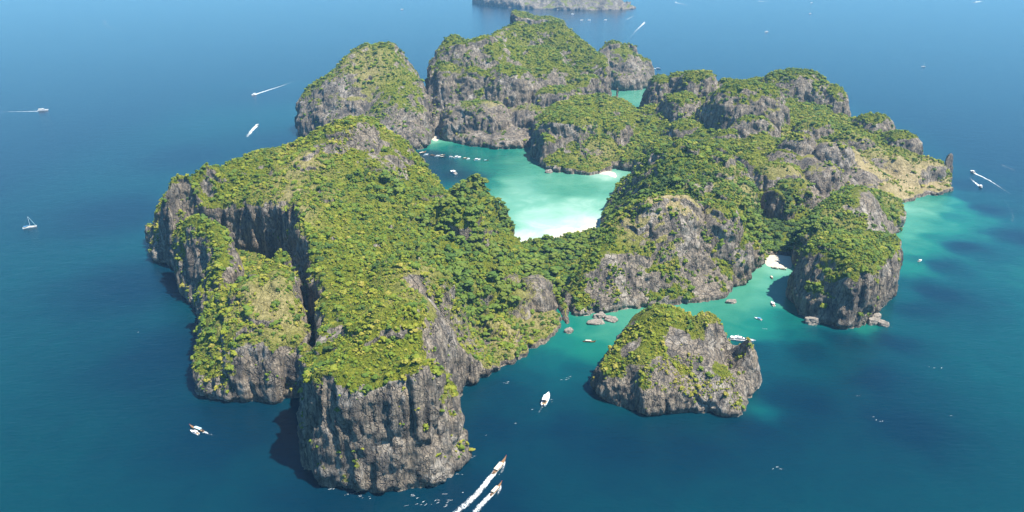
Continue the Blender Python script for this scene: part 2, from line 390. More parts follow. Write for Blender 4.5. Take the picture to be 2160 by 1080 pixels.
# west headland: main ridge, two lobes on its seaward side, and the knob over the bay
MAIN = dict(foot=[(640,965),(650,1010),(690,1030),(740,1038),(840,1037),(925,1035),(960,1000),(988,965),(985,930),(965,880),(966,842),(985,818),(1018,805),(1053,790),(1068,779),(1106,758),(1120,742),(1152,732),(1190,703),
                  (1187,680),(1175,640),(1145,590),(1110,550),(1065,525),(1000,470,960),(925,398,1065),(880,372,1090),(830,302,1115),(790,268,1130),(745,255,1135),(680,290,1115),(620,322,1105),(560,326,1085),(490,354,1040),(440,375,1000),(388,388,970),(345,445,955),(312,500),(313,523),(323,547),(347,560),(377,575),
                  (402,540,897),(432,498,902),(468,462,900),(530,446,885),(590,440,855),(616,470,790),(630,520,735),(646,600,650),(655,700,560),(640,880)],
            top=[(650,800,470),(780,790,476),(910,775,476),(960,800,490),(860,620,600),(880,690,540),(840,560,668),(720,700,556),(690,760,513),(730,600,656),(660,600,660),(780,650,592),(800,560,702),(905,640,600),(700,500,760),(640,520,740),(625,440,815),(700,400,880),(690,310,1000),(745,255,1060),(790,268,1050),(830,302,1040),
                 (880,372,1020),(920,397,1000),(620,345,960),(680,290,1040),(625,322,1035),(560,326,1015),(490,354,975),(440,377,938),(420,381,925),(388,388,912),(350,440,917),(328,480,926),(316,500,938),(330,462,950),(350,434,945),(366,412,940),(330,500,935),(480,410,925),(560,412,892),(435,405,920),
                 (900,500,835),(960,560,775),(1000,500,885),(1000,600,752),(1100,600,785),(1000,700,682),(955,700,640),(920,760,530),(1050,700,697),(1100,660,745),(1150,640,775),(1060,530,890),(1120,720,690),(980,780,585),(1040,760,645),(960,640,670)],
            w=45, k=0.14, c=12, lump=8, terr=0.2, domes=[(955,424,880,46,30),(1130,588,776,26,26),(800,314,1020,46,28),(690,322,985,36,26),(1000,588,745,40,34),(930,508,815,40,32),(850,470,860,46,34),(880,394,985,40,28),(1070,612,745,34,27),(760,420,900,52,36),(720,548,700,44,36),(640,372,950,40,30)])
LOBE_F = dict(foot=[(604,848),(520,853),(450,844),(412,837),(405,815),(412,780),(432,730),(420,700),(418,662),(470,560,690),(500,535,715),(590,525,735),(636,522,728),(650,600,645),(656,700,565),(630,846)],
              top=[(480,700,608),(600,690,605),(500,625,640),(560,560,700),(605,520,725),(600,600,650),(440,680,640),(430,760,600),(560,730,585),(520,590,670)], w=30, k=0.4, c=10, lump=3, terr=0.4, step=26)
LOBE_B = dict(foot=[(418,665),(392,632),(378,605),(374,575),(410,490,850),(440,478,840),(500,468,812),(506,500,790),(510,545,745),(470,575,690),(440,600,690)],
              top=[(440,520,780),(485,478,800),(400,560,790),(400,610,775),(470,540,745),(430,600,720)], w=30, k=0.4, c=10, lump=3)
FLOOR = dict(foot=[(380,578),(402,535,905),(468,455,910),(600,430,860),(640,520,740),(600,560,690),(470,590,680),(420,640)], top=[(430,600,'w',26),(520,560,'w',24),(590,540,'w',22)], w=10, k=0.3, c=20, lump=2)
KNOB = dict(foot=[(1092,522),(1087,500),(1072,475,1015),(1035,410,1055),(990,384,1095),(940,390,1070),(920,420,1020),(940,490),(980,540),(1040,545),(1080,535)],
            top=[(975,384,1040),(1012,391,1035),(940,392,1020),(1038,412,1025),(1062,450,1000),(1075,480,985),(960,440,960),(1020,470,960)], w=40, k=0.5, c=12, lump=3)
terrain('rocky_headland', 'long green-topped limestone headland on the left whose near end is a sheer grey cliff', [MAIN, LOBE_F, LOBE_B, KNOB, FLOOR], 1.9)

# dome by the cove, hill behind it
DOME = dict(foot=[(1196,674),(1254,666),(1298,659),(1409,648),(1483,638),(1539,634),(1543,610),(1560,604),(1581,599),(1581,576),(1612,562),(1614,545),(1608,515,905),(1590,480,925),(1500,452,930),(1405,423,912),(1330,456,905),(1255,495,890),(1225,560,845),(1195,600,810),(1184,640,790)],
            top=[(1250,500,835),(1328,456,845),(1368,435,845),(1405,425,848),(1446,434,852),(1500,452,875),(1300,560,792),(1400,540,812),(1470,560,820),(1500,600,806),(1560,500,880),(1585,520,875),(1210,620,770),(1230,570,790),(1350,620,775),(1565,570,825),(1590,530,880)], w=60, k=0.5, c=12, lump=4, lean=0.15, terr=0.3, step=24, domes=[(1520,432,868,40,34),(1560,500,862,30,30),(1590,525,885,24,24)])
HILL = dict(foot=[(1256,488),(1282,440),(1303,395),(1312,382,1235),(1340,355,1200),(1400,322,1160),(1500,322,1150),(1570,345,1120),(1622,400,1030),(1605,470,910),(1500,500,850),(1380,500,850),(1290,500,880)],
            top=[(1318,375,1190),(1350,345,1130),(1390,322,1100),(1440,318,1080),(1500,321,1080),(1545,335,1060),(1300,420,1090),(1400,400,985),(1500,400,985),(1300,460,985),(1400,470,920),(1500,480,930),(1590,440,960),(1560,390,1020),(1340,400,1050),(1280,470,960)], w=60, k=0.45, c=14, lump=9, terr=0.3)
terrain('rocky_hill', 'rounded limestone dome with dark shrubs above the pale cove, a green hill joined behind it', [DOME, HILL], 1.9, turf_bias=-0.16)

# the cliff-faced rock to the right of the cove
BLOCK = dict(foot=[(1664,640),(1690,670),(1730,684),(1790,702),(1806,690),(1828,690),(1850,660),(1880,636),(1893,600),(1890,570),(1860,560),(1800,560),(1740,570),(1690,590),(1666,615)],
             top=[(1690,580,770),(1740,540,775),(1820,507,825),(1880,530,805),(1835,545,752),(1800,580,735),(1740,620,740),(1680,620,770),(1890,545,790),(1860,515,830)], w=16, k=0.25, c=18, lump=3, lean=0.03)
SHOULDER = dict(foot=[(1668,590),(1670,570),(1676,540),(1690,510),(1720,480),(1780,455),(1860,450),(1902,460),(1908,470),(1903,486),(1887,500),(1885,520),(1880,560),(1800,600),(1720,600)],
                top=[(1790,415,960),(1850,437,965),(1740,452,930),(1700,485,895),(1690,520,882),(1880,470,970),(1800,470,918),(1750,500,897),(1820,500,905),(1880,500,935)], w=60, k=0.5, c=12, lump=4)
terrain('rocky_headland', 'blocky limestone headland right of the small beach with a sheer brown seaward face', [BLOCK, SHOULDER], 1.9, turf_bias=-0.12)

# east ridges
SPUR = dict(foot=[(1120,322),(1134,342),(1145,359),(1181,364),(1220,368),(1256,371),(1290,362),(1330,330),(1360,290),(1330,262),(1250,262),(1180,262),(1140,280),(1122,300)],
            top=[(1150,275,1425),(1190,243,1440),(1240,236,1455),(1300,248,1470),(1220,290,1390),(1300,300,1390),(1150,320,1370),(1260,340,1350),(1330,280,1440)], w=80, k=0.4, c=18, lump=8, base=0.85, domes=[(1205,238,1440,75,60),(1300,256,1450,60,50),(1150,285,1400,30,35)])
RIDGE = dict(foot=[(1258,352),(1300,358),(1330,360),(1400,380),(1500,395),(1560,430),(1600,470),(1660,490),(1720,480),(1800,460),(1880,452),(1902,437),(1920,430),(1946,418),(1990,411),(2012,402),(2008,390),(1990,372,1285),(1962,333,1320),(1912,277,1420),(1850,243,1530),(1775,215,1650),(1750,176,1740),(1690,149,1790),(1640,152,1790),(1600,166,1760),(1540,166,1740),(1475,146,1750),(1430,152,1770),(1385,168,1780),(1340,214,1740),(1290,245,1580)],
             top=[(1340,214,1680),(1300,240,1560),(1390,168,1700),(1430,152,1680),(1475,146,1650),(1540,166,1640),(1600,166,1680),(1640,152,1690),(1690,149,1680),(1750,176,1640),(1775,215,1560),(1850,243,1455),(1912,277,1360),(1962,333,1270),(1990,372,1245),
                  (1420,230,1520),(1490,240,1430),(1530,195,1460),(1590,174,1460),(1640,205,1430),(1660,240,1390),(1600,225,1400),(1560,248,1345),(1630,250,1350),(1540,290,1270),(1640,325,1200),(1590,345,1190),(1480,300,1280),(1390,310,1330),(1340,340,1320),
                  (1700,260,1370),(1760,280,1330),(1720,302,1205),(1740,320,1190),(1800,350,1180),(1850,332,1235),(1860,400,1130),(1920,400,1190),(1900,350,1240),(1700,330,1170),(1640,400,1050),(1620,340,1180),(1650,440,1010),(1720,400,1070),(1740,440,1010),(1800,420,1060),(1560,400,1050),(1980,400,1225),(1950,360,1240)],
             w=120, k=0.45, c=18, lump=11, base=0.66, domes=[(1398,160,1700,45,55),(1432,152,1690,40,50),(1475,147,1655,62,65),(1540,167,1640,48,45),(1600,166,1690,60,50),(1680,147,1660,98,80),(1755,180,1630,45,55),(1845,242,1460,52,45),(1905,277,1372,48,45),(1955,335,1275,40,35),
                   (1580,175,1450,92,80),(1440,200,1560,55,65),(1380,225,1600,45,50),(1330,232,1590,40,45),(1590,247,1355,62,34),(1535,275,1335,36,28),(1690,286,1250,46,34),(1755,300,1230,46,40),(1720,250,1400,50,40),(1800,285,1330,48,42),(1450,255,1440,55,45),(1400,300,1350,45,40),
                   (1580,325,1185,45,40),(1640,345,1150,50,42),(1540,370,1110,40,34),(1680,380,1080,46,34),(1620,400,1050,40,30),(1740,350,1150,40,36),(1500,300,1290,42,36)])
terrain('rocky_ridge', 'broad range of green and tan limestone hills along the right side of the island', [SPUR, RIDGE], 2.6, rough=1.1, turf_bias=-0.20, cs=80.0)

# back of the island
BACK_L = dict(foot=[(627,276),(633,289),(667,294),(720,306),(790,318),(842,318),(867,316),(906,314),(909,292),(913,270,1570),(908,200,1680),(885,145,1740),(860,107,1810),(830,93,1830),(800,92,1830),(740,114,1800),(700,152,1760),(640,195,1710),(616,225,1650)],
              top=[(640,195,1640),(700,152,1680),(740,114,1720),(800,92,1740),(830,93,1740),(860,107,1720),(885,145,1670),(900,200,1610),(760,180,1605),(850,225,1548),(750,235,1560),(680,200,1610),(650,230,1600),(880,250,1530),(820,180,1600),(900,270,1520)], w=110, k=0.45, c=18, lump=9, domes=[(850,225,1560,70,50),(690,200,1640,55,60),(760,200,1600,60,45),(870,262,1535,45,35)])
BACK_M = dict(foot=[(929,290),(933,298),(993,308),(1050,316),(1100,314),(1130,311),(1180,290),(1240,270),(1310,230),(1303,200,1790),(1285,140,1920),(1255,102,2010),(1215,72,2080),(1190,52,2110),(1150,43,2120),(1100,47,2110),(1060,50,2080),(1030,62,2040),(1000,72,1920),(950,83,1890),(920,98,1860),(886,120,1820),(893,180,1700),(915,250,1620)],
              top=[(890,120,1760),(920,98,1790),(950,83,1810),(1000,72,1830),(1030,62,1960),(1060,50,1990),(1100,47,2020),(1150,43,2030),(1190,52,2020),(1215,72,1990),(1250,102,1920),(1275,140,1830),
                   (1100,100,1840),(1180,110,1820),(1220,150,1760),(940,280,'w',25),(1000,295,'w',30),(1060,300,'w',30),(1120,295,'w',30),(1180,270,'w',45),(1240,245,'w',60),(1285,215,'w',60),(1040,230,'w',75),(960,240,'w',70),(1150,230,'w',85)], w=90, k=0.3, c=20, lump=10, base=0.92, domes=[(1010,212,1610,90,62),(1075,140,1700,85,70),(1180,182,1670,80,62),(945,130,1730,60,75),(1120,225,1600,60,45),(1235,160,1760,70,70),(1130,100,1840,110,80),(1000,140,1710,60,60)])
BACK_R = dict(foot=[(1296,190),(1320,193),(1360,190),(1386,176),(1382,152,2260),(1362,130,2290),(1330,106,2310),(1290,94,2320),(1255,96,2320),(1240,150,2230)],
              top=[(1260,96,2240),(1290,95,2240),(1330,108,2230),(1360,132,2210),(1380,155,2180),(1320,150,2170),(1270,150,2180)], w=90, k=0.5, c=14, lump=7, terr=0.6, step=45)
PEAK = dict(foot=[(1064,60,2490),(1120,60,2480),(1205,70,2480),(1205,55,2620),(1150,37,2640),(1105,36,2640),(1070,28,2650)],
            top=[(1074,28,2560),(1086,27,2560),(1105,36,2560),(1125,42,2550),(1150,37,2540),(1175,42,2540),(1195,55,2540)], w=25, k=0.3, c=15, lump=6)
terrain('rocky_hill', 'steep grey and green limestone domes at the back of the island behind the turquoise bay', [BACK_L, BACK_M, BACK_R, PEAK], 2.8, rough=1.2, turf_bias=-0.24, cs=105.0, hi=150.0)

ISLET = dict(foot=[(1250,822),(1258,840),(1321,866),(1365,878),(1417,876),(1495,876),(1550,886),(1578,882),(1597,845),(1604,810),(1607,790,630),(1580,752,655),(1524,730,650),(1488,684,668),(1454,668,690),(1398,657,690),(1330,698,672),(1287,746,635),(1252,788,605)],
             top=[(1398,660,640),(1330,698,632),(1290,748,610),(1256,788,590),(1454,670,640),(1500,687,628),(1522,710,622),(1534,745,612),(1580,756,612),(1350,770,582),(1420,760,588),(1480,790,578),(1540,800,580),(1400,820,562),(1320,810,572),(1500,840,560),(1580,830,580),(1601,794,622,'z',9),(1588,770,640,'z',13),(1550,742,645,'z',24),(1400,660,668,'z',56)], w=25, k=0.22, c=8, lump=2.0, lean=0.05, wob=0.35)
terrain('rocky_islet', 'lone shrub-topped limestone islet standing in the water in front of the cove', [ISLET], 1.15, turf_bias=-0.24, rough=0.9)

STACK = dict(foot=[(1983,378),(1990,386),(2002,388),(2008,380),(2004,372),(1988,370)],
             top=[(1995,333,1285),(1999,335,1285),(1992,336,1280),(2003,360,1278),(1987,362,1278)], w=4, k=0.1, c=4, lump=1.0, notch=0.5, wob=0.2, lean=0.0)
terrain('sea_stack', 'dark narrow rock pillar standing at the tip of the tan slope', [STACK], 1.3, rough=0.45, turf_bias=-0.6)

# low forested ground of the two valleys
def low_ground(name, label, foot, top):
    return terrain(name, label, [dict(foot=foot, top=top, w=10, k=0.7, c=30, lump=1.2, notch=0.0, wob=0.5)], 3.0, rough=0.35, turf_bias=0.5)
low_ground('valley_floor', 'flat forested neck of land between the long headland and the dome',
           [(1196,690),(1180,660),(1130,590),(1080,535),(1096,514),(1150,508),(1200,500),(1256,482),(1290,500),(1250,560),(1215,630),(1200,676)],
           [(1190,640,'w',9),(1150,570,'w',12),(1120,530,'w',9),(1180,520,'w',7),(1240,500,'w',7),(1200,600,'w',11)])
low_ground('valley_floor', 'small wooded hollow behind the little white beach of the cove',
           [(1600,540),(1640,537),(1680,543),(1700,520),(1680,480),(1640,455),(1590,450),(1585,490),(1600,530)],
           [(1640,530,'w',5),(1640,500,'w',9),(1640,470,'w',16),(1610,480,'w',12)])

# far island on the horizon side
FAR = dict(foot=[(980,5),(1060,16),(1150,20),(1230,22),(1300,21),(1346,18),(1330,12),(1250,6),(1150,2),(1050,0)],
           top=[(1020,-6,5150),(1100,-16,5150),(1200,-16,5100),(1280,-6,5060),(1330,9,5000),(1150,5,5000),(1250,8,4960)], w=150, k=0.6, c=60, lump=40)
terrain('far_island', 'hazy blue cliff-sided island across the strait at the top edge', [FAR], 11.0, rough=4.0, turf_bias=-0.5, cs=260.0)

# ---------------------------------------------------------------- water
SEA = [(1100,502,0),(1180,490,0),(1240,470,.02),(1150,450,.12),(1230,425,.14),(1110,455,.12),(1060,425,.22),(1150,402,.36),(1225,402,.36),(1285,392,.30),(1280,374,.1),(1090,385,.28),(1130,420,.20),(1200,440,.13),(1190,405,.42),(1240,400,.40),(1160,380,.34),(1100,405,.2),(1150,470,.06),(1200,465,.06),(1130,352,.42),(1200,380,.38),(1085,340,.5),(1040,345,.62),(1000,335,.7),(960,312,.68),(925,305,.55),(918,299,.2),
       (930,340,.93),(890,330,.96),(960,370,.95),(1000,378,.85),(1030,392,.58),(1050,322,.62),(1110,322,.52),(860,330,1),(880,360,1),(850,400,1),(1000,430,.9),(1050,470,.4),
       (1640,566,.22),(1620,600,.34),(1600,635,.42),(1560,640,.44),(1500,652,.5),(1640,640,.5),(1655,665,.72),(1450,655,.42),(1350,668,.40),(1300,680,.46),(1230,700,.6),(1200,720,.66),(1160,760,.78),(1100,790,.9),(1060,830,.97),(1250,740,.66),(1275,705,.5),(1220,790,.84),(1150,850,.94),(1040,900,1),
       (1560,690,.58),(1620,690,.62),(1665,705,.78),(1540,670,.52),(1600,745,.9),(1700,740,.97),(1830,688,.62),(1868,682,.84),(1880,720,1),(1780,720,.97),(1660,600,.5),
       (1920,440,.24),(1950,450,.34),(1930,485,.40),(1985,438,.44),(1918,530,.52),(1940,515,.55),(1975,470,.58),(2015,435,.66),(1960,430,.36),(2000,424,.5),(1940,470,.42),(1912,500,.42),(1960,500,.66),(2010,460,.68),(2045,420,.86),(1910,560,.62),(1930,540,.72),(1985,560,.95),(1905,620,.82),(1930,650,.97),(2080,440,1),(2030,520,1),(2040,390,1),(1980,620,1),
       (1612,866,.72),(1655,885,1),(1650,850,1),(1612,910,1),(1580,900,1),(1330,197,.36),(1370,194,.36),(1310,205,.36),
       (1200,900,1),(1300,940,1),(1450,940,1),(1230,830,.92),(1700,850,1),(1850,800,1),(1000,1060,1),(700,1060,1),(500,900,1),(380,750,1),(300,600,1),(250,450,1),(400,330,1),(600,300,1),(700,280,1),(560,200,1),(2150,500,1),(2150,350,1),(1900,900,1),(1400,140,1),(1800,180,1),(1500,140,1)]
def axis(lo, hi, step, far, g=1.22):
    a = list(np.arange(lo, hi, step)); s = step; x = a[0]; left = []
    while x > -far: s *= g; x -= s; left.append(x)
    s = step; x = a[-1]; right = []
    while x < far: s *= g; x += s; right.append(x)
    return np.array(left[::-1] + a + right)
ax = axis(-760, 1000, 4.0, 9000); ay = axis(330, 2200, 4.0, 14000); ay = ay[ay > -2500]
GX, GY = np.meshgrid(ax, ay, indexing='ij')
cp = np.array([Wp(u, v) for u, v, _ in SEA]); cv = np.array([t for *_, t in SEA])
wob = fbm(np.stack([GX.ravel() / 45, GY.ravel() / 45, 0 * GX.ravel()], 1), 3).reshape(GX.shape) * 9
wob2 = fbm(np.stack([GX.ravel() / 45 + 50, GY.ravel() / 45, 0 * GX.ravel() + 3], 1), 3).reshape(GX.shape) * 9
num = np.full(GX.shape, 1.0 / 190.0 ** 3); den = num.copy()
for (x, y), t in zip(cp, cv):
    w = 1.0 / (((GX + wob - x) ** 2 + (GY + wob2 - y) ** 2) ** 1.5 + 900.0); num += w * t; den += w
depth = num / den
wfar = sstep(700, 1000, np.abs(GX)) ; depth = depth * (1 - wfar) + wfar
depth = np.where((GY > 2300) | (GY < 420), 1.0, depth)
n_ = np.arange(GX.size).reshape(GX.shape)
Qw = np.stack([n_[:-1, :-1], n_[1:, :-1], n_[1:, 1:], n_[:-1, 1:]], -1).reshape(-1, 4)
Vw = np.stack([GX.ravel(), GY.ravel(), np.zeros(GX.size)], 1)
def water_mat():
    m, nt, b = new_mat('sea_water'); k = NG(nt)
    d = k.attr('depth'); p = k.pos()
    patch = k.noise(p, 0.022, 6, 0.62, 1.2)
    d2 = k.math('ADD', d, k.math('MULTIPLY', k.math('MULTIPLY', k.math('SUBTRACT', patch, 0.5), 0.42), k.math('MULTIPLY', d, k.math('SUBTRACT', 1.12, d))), True)
    d2 = k.math('ADD', d2, k.math('MULTIPLY', k.math('MULTIPLY', k.math('SUBTRACT', patch, 0.5), 0.20), k.math('SUBTRACT', 1.0, d)), True)
    c = k.ramp(d2, [(0.0, (0.40, 0.47, 0.39)), (0.10, (0.225, 0.37, 0.295)), (0.22, (0.110, 0.275, 0.195)), (0.40, (0.048, 0.195, 0.130)), (0.60, (0.005, 0.112, 0.083)), (0.80, (0.0005, 0.046, 0.055)), (1.0, (0.0001, 0.0150, 0.031))])
    drift = k.noise(k.pos((0.0016, 0.0042, 1)), 1.0, 5, 0.6, 0.8)
    c = k.mix(k.math('MULTIPLY', k.g(drift, 0.40, 0.65), 0.30), c, k.mix(1.0, c, (1.15, 1.30, 1.25), 'MULTIPLY'))
    k.l(c, b.inputs['Base Color'])
    b.inputs['Roughness'].default_value = 0.16; b.inputs['IOR'].default_value = 1.33; b.inputs['Specular IOR Level'].default_value = 0.32
    w1 = k.noise(k.pos((0.12, 0.30, 1)), 1.0, 6, 0.68, 0.5)
    w2 = k.noise(k.pos((0.03, 0.055, 1)), 1.0, 3, 0.5, 0.6)
    h = k.math('ADD', k.math('MULTIPLY', w1, 1.5), k.math('MULTIPLY', w2, 1.6))
    k.l(k.bump(h, 1.0, 0.34), b.inputs['Normal'])
    return m
sea = mesh_obj('sea', Vw, Qw, water_mat()); vattr(sea, 'depth', depth.ravel())
tag(sea, 'deep blue sea turning turquoise and pale mint in the bay and coves', None, None, 'structure')

# ---------------------------------------------------------------- beaches
def sand_mat():
    m, nt, b = new_mat('white_sand'); k = NG(nt)
    k.l(k.ramp(k.noise(k.pos(), 0.3, 5, 0.7), [(0.3, (0.40, 0.355, 0.28)), (0.7, (0.52, 0.475, 0.39))]), b.inputs['Base Color'])
    b.inputs['Roughness'].default_value = 0.95
    return m
SAND = sand_mat()
def beach(label, poly, wl, rise=2.6):
    P = chaikin([Wp(*p) for p in poly], 2)
    x0, y0 = P.min(0) - 3; x1, y1 = P.max(0) + 3; h = 1.6
    X, Y = np.meshgrid(np.arange(x0, x1, h), np.arange(y0, y1, h), indexing='ij')
    d = poly_sd(P, X, Y); z = -0.8 + np.clip(d, -1, 30) * 0.13
    fl = np.stack([X.ravel() / 9, Y.ravel() / 9, 0 * X.ravel()], 1)
    z = np.minimum(z, rise) + 0.22 * fbm(fl, 2).reshape(X.shape)
    n = np.arange(X.size).reshape(X.shape)
    q = np.stack([n[:-1, :-1], n[1:, :-1], n[1:, 1:], n[:-1, 1:]], -1)
    keep = (d[:-1, :-1] > -2) & (d[1:, 1:] > -2)
    o = mesh_obj('beach', np.stack([X.ravel(), Y.ravel(), z.ravel()], 1), q[keep], SAND, smooth=True)
    return tag(o, label, None, None, 'structure')
beach('long curved white sand beach at the head of the turquoise bay', [(1080,508),(1130,500),(1185,489),(1230,473),(1265,455),(1275,470),(1262,500),(1200,512),(1130,520),(1085,530)], None)
beach('short white sand beach below the spur on the far side of the bay', [(1252,368),(1278,370),(1300,380),(1310,372),(1300,360),(1262,358)], None)
beach('tiny white sand beach in the gap between the two back domes', [(904,296),(918,300),(932,297),(934,286),(918,282),(906,286)], None)
beach('small white sand beach in front of the wooded hollow of the cove', [(1602,562),(1640,570),(1676,572),(1684,556),(1676,536),(1602,532)], None)

# ---------------------------------------------------------------- vegetation
import bmesh
def clump_mesh(name, seed, lobes, spread, flat, mat, sub=1, rough=0.28):
    rg = random.Random(seed); bm = bmesh.new()
    for i in range(lobes):
        a = rg.random() * 6.283; r = spread * math.sqrt(rg.random()) if i else 0
        s = (0.62 if i == 0 else rg.uniform(0.30, 0.50))
        c = Vector((r * math.cos(a), r * math.sin(a), flat * (0.62 - 0.55 * r / spread * rg.uniform(0.5, 1.1)) + rg.uniform(-.08, .12)))
        res = bmesh.ops.create_icosphere(bm, subdivisions=sub, radius=s)
        rot = Matrix.Rotation(rg.random() * 3, 3, 'Z') @ Matrix.Rotation(rg.random() * 3, 3, 'X')
        for v in res['verts']:
            v.co = rot @ v.co; v.co *= rg.uniform(1 - rough, 1 + rough); v.co.z *= flat * 1.05; v.co += c
    me = bpy.data.meshes.new(name); bm.to_mesh(me); bm.free(); me.materials.append(mat)
    return me
SHRUBS = [clump_mesh('shrub', 10 + i, 6 + i % 3, 0.72, 0.72, LEAF) for i in range(5)]
CROWNS = [clump_mesh('crown', 40 + i, 9 + i % 3, 0.78, 0.62, LEAF, 1, 0.30) for i in range(4)]
VARIANTS = []
for me in SHRUBS + CROWNS:
    VARIANTS.append(bpy.data.objects.new(me.name, me))          # sources for the scatter, not linked to the scene

def scatter(name, label, P, rot, scl, idx, tint):
    o = mesh_obj(name, np.asarray(P, np.float32), np.zeros((0, 3), np.int32), LEAF) if False else None
    me = bpy.data.meshes.new(name); me.vertices.add(len(P)); me.vertices.foreach_set('co', np.asarray(P, np.float32).ravel())
    o = bpy.data.objects.new(name, me); COL.objects.link(o); me.materials.append(LEAF)
    for nm, ty, arr, key in (('rot', 'FLOAT_VECTOR', rot, 'vector'), ('scl', 'FLOAT_VECTOR', scl, 'vector'), ('pick', 'INT', idx, 'value'), ('tint', 'FLOAT', tint, 'value')):
        a = me.attributes.new(nm, ty, 'POINT'); a.data.foreach_set(key, np.asarray(arr, np.int32 if ty == 'INT' else np.float32).ravel())
    ng = bpy.data.node_groups.new('scatter_' + name, 'GeometryNodeTree')
    ng.interface.new_socket('Geometry', in_out='INPUT', socket_type='NodeSocketGeometry')
    ng.interface.new_socket('Geometry', in_out='OUTPUT', socket_type='NodeSocketGeometry')
    n = ng.nodes; L = ng.links.new
    gi, go = n.new('NodeGroupInput'), n.new('NodeGroupOutput')
    iop = n.new('GeometryNodeInstanceOnPoints'); join = n.new('GeometryNodeJoinGeometry')
    for v in reversed(VARIANTS):
        oi = n.new('GeometryNodeObjectInfo'); oi.inputs['Object'].default_value = v; oi.inputs['As Instance'].default_value = True
        L(oi.outputs['Geometry'], join.inputs[0])
    def na(nm, ty):
        a = n.new('GeometryNodeInputNamedAttribute'); a.data_type = ty; a.inputs['Name'].default_value = nm; return a.outputs['Attribute']
    L(gi.outputs[0], iop.inputs['Points']); L(join.outputs[0], iop.inputs['Instance'])
    iop.inputs['Pick Instance'].default_value = True; L(na('pick', 'INT'), iop.inputs['Instance Index'])
    L(na('rot', 'FLOAT_VECTOR'), iop.inputs['Rotation']); L(na('scl', 'FLOAT_VECTOR'), iop.inputs['Scale'])
    L(iop.outputs[0], go.inputs[0])
    md = o.modifiers.new('scatter', 'NODES'); md.node_group = ng
    return tag(o, label, None, None, 'stuff')

def sample_faces(V, Q, n):
    a = V[Q[:, 0]]; cr = np.cross(V[Q[:, 2]] - a, V[Q[:, 3]] - V[Q[:, 1]]); ar = 0.5 * np.linalg.norm(cr, axis=1)
    f = RNG.choice(len(Q), n, p=ar / ar.sum()); u, v = RNG.random((2, n)).astype(np.float32)
    q = Q[f]; P = (V[q[:, 0]] * ((1 - u) * (1 - v))[:, None] + V[q[:, 1]] * (u * (1 - v))[:, None] + V[q[:, 2]] * (u * v)[:, None] + V[q[:, 3]] * ((1 - u) * v)[:, None])
    return P.astype(np.float32), q[:, 0], ar.sum()
DEN = {'rocky_headland': (0.095, 0.5), 'rocky_hill': (0.13, 0.42), 'rocky_headland.001': (0.12, 0.42), 'rocky_ridge': (0.075, 0.46), 'rocky_hill.001': (0.060, 0.40),
       'rocky_islet': (0.17, 0.62), 'sea_stack': (0.02, 0.4), 'valley_floor': (0.09, 0.35), 'valley_floor.001': (0.09, 0.35)}
allP, allS, allT, allK, allN, allF = [], [], [], [], [], []
for (o, V, Q, N, turf, dry, N0) in TERRAIN:
    if o.name not in DEN: continue
    dens, base = DEN[o.name]
    _, _, area = sample_faces(V, Q, 2)
    P, vi, _ = sample_faces(V, Q, int(area * dens))
    fo = blob(P, FOREST) * ((1 - blob(P, DOMEROCK)) if o.name == 'rocky_hill' else 1.0); nz = N[vi, 2]
    thin = (fo > 0.45) & (RNG.random(len(P)) < 0.50); P, vi, fo, nz = P[~thin], vi[~thin], fo[~thin], nz[~thin]
    c1 = fbm(P / 42.0 + 12.0, 3); c2 = fbm(P / 13.0 + 5.0, 2)
    want = 0.62 * turf[vi] + 0.45 * c1 + 0.30 * c2 + 0.5 * fo - 0.60 * dry[vi] + 0.16 * (c2 > 0.25) * (dry[vi] > 0.4) - 0.60 * blob(P, BARE)
    want = np.where(turf[vi] < 0.25, 0.40 * c1 + 0.45 * c2 - 0.18 + 0.30 * nz + (0.08 if o.name == 'rocky_hill' else 0.0), want)
    keep = (want + 0.25 * RNG.random(len(P)) > 0.35) & (P[:, 2] > 2.5) & (nz > 0.10)
    keep &= ~((N[vi, 1] > 0.55) & (RNG.random(len(P)) < 0.7))          # thin the far side out of the valleys' sight
    P, vi, fo, c1, c2, nz = P[keep], vi[keep], fo[keep], c1[keep], c2[keep], nz[keep]
    r = RNG.random(len(P)); far = np.clip((P[:, 1] - 500) / 1200, 0, 1)
    s = (0.85 + 1.35 * r ** 1.6 + 2.6 * r ** 14) * (1 + 0.20 * far) + 4.2 * fo * RNG.random(len(P)) ** 1.3 * sstep(0.3, 0.8, fo)
    if o.name == 'rocky_islet': s *= 0.8
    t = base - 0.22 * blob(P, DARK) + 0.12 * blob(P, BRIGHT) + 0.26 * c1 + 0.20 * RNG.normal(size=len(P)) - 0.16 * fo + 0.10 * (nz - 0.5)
    allP.append(P); allS.append(s); allT.append(np.clip(t, 0.02, 0.98)); allK.append(np.where(s > 4.0, 5 + RNG.integers(0, 4, len(P)), RNG.integers(0, 5, len(P)))); allN.append(N[vi]); allF.append(fo)
P = np.concatenate(allP); s = np.concatenate(allS); t = np.concatenate(allT); kk = np.concatenate(allK); Nn = np.concatenate(allN); fo = np.concatenate(allF)
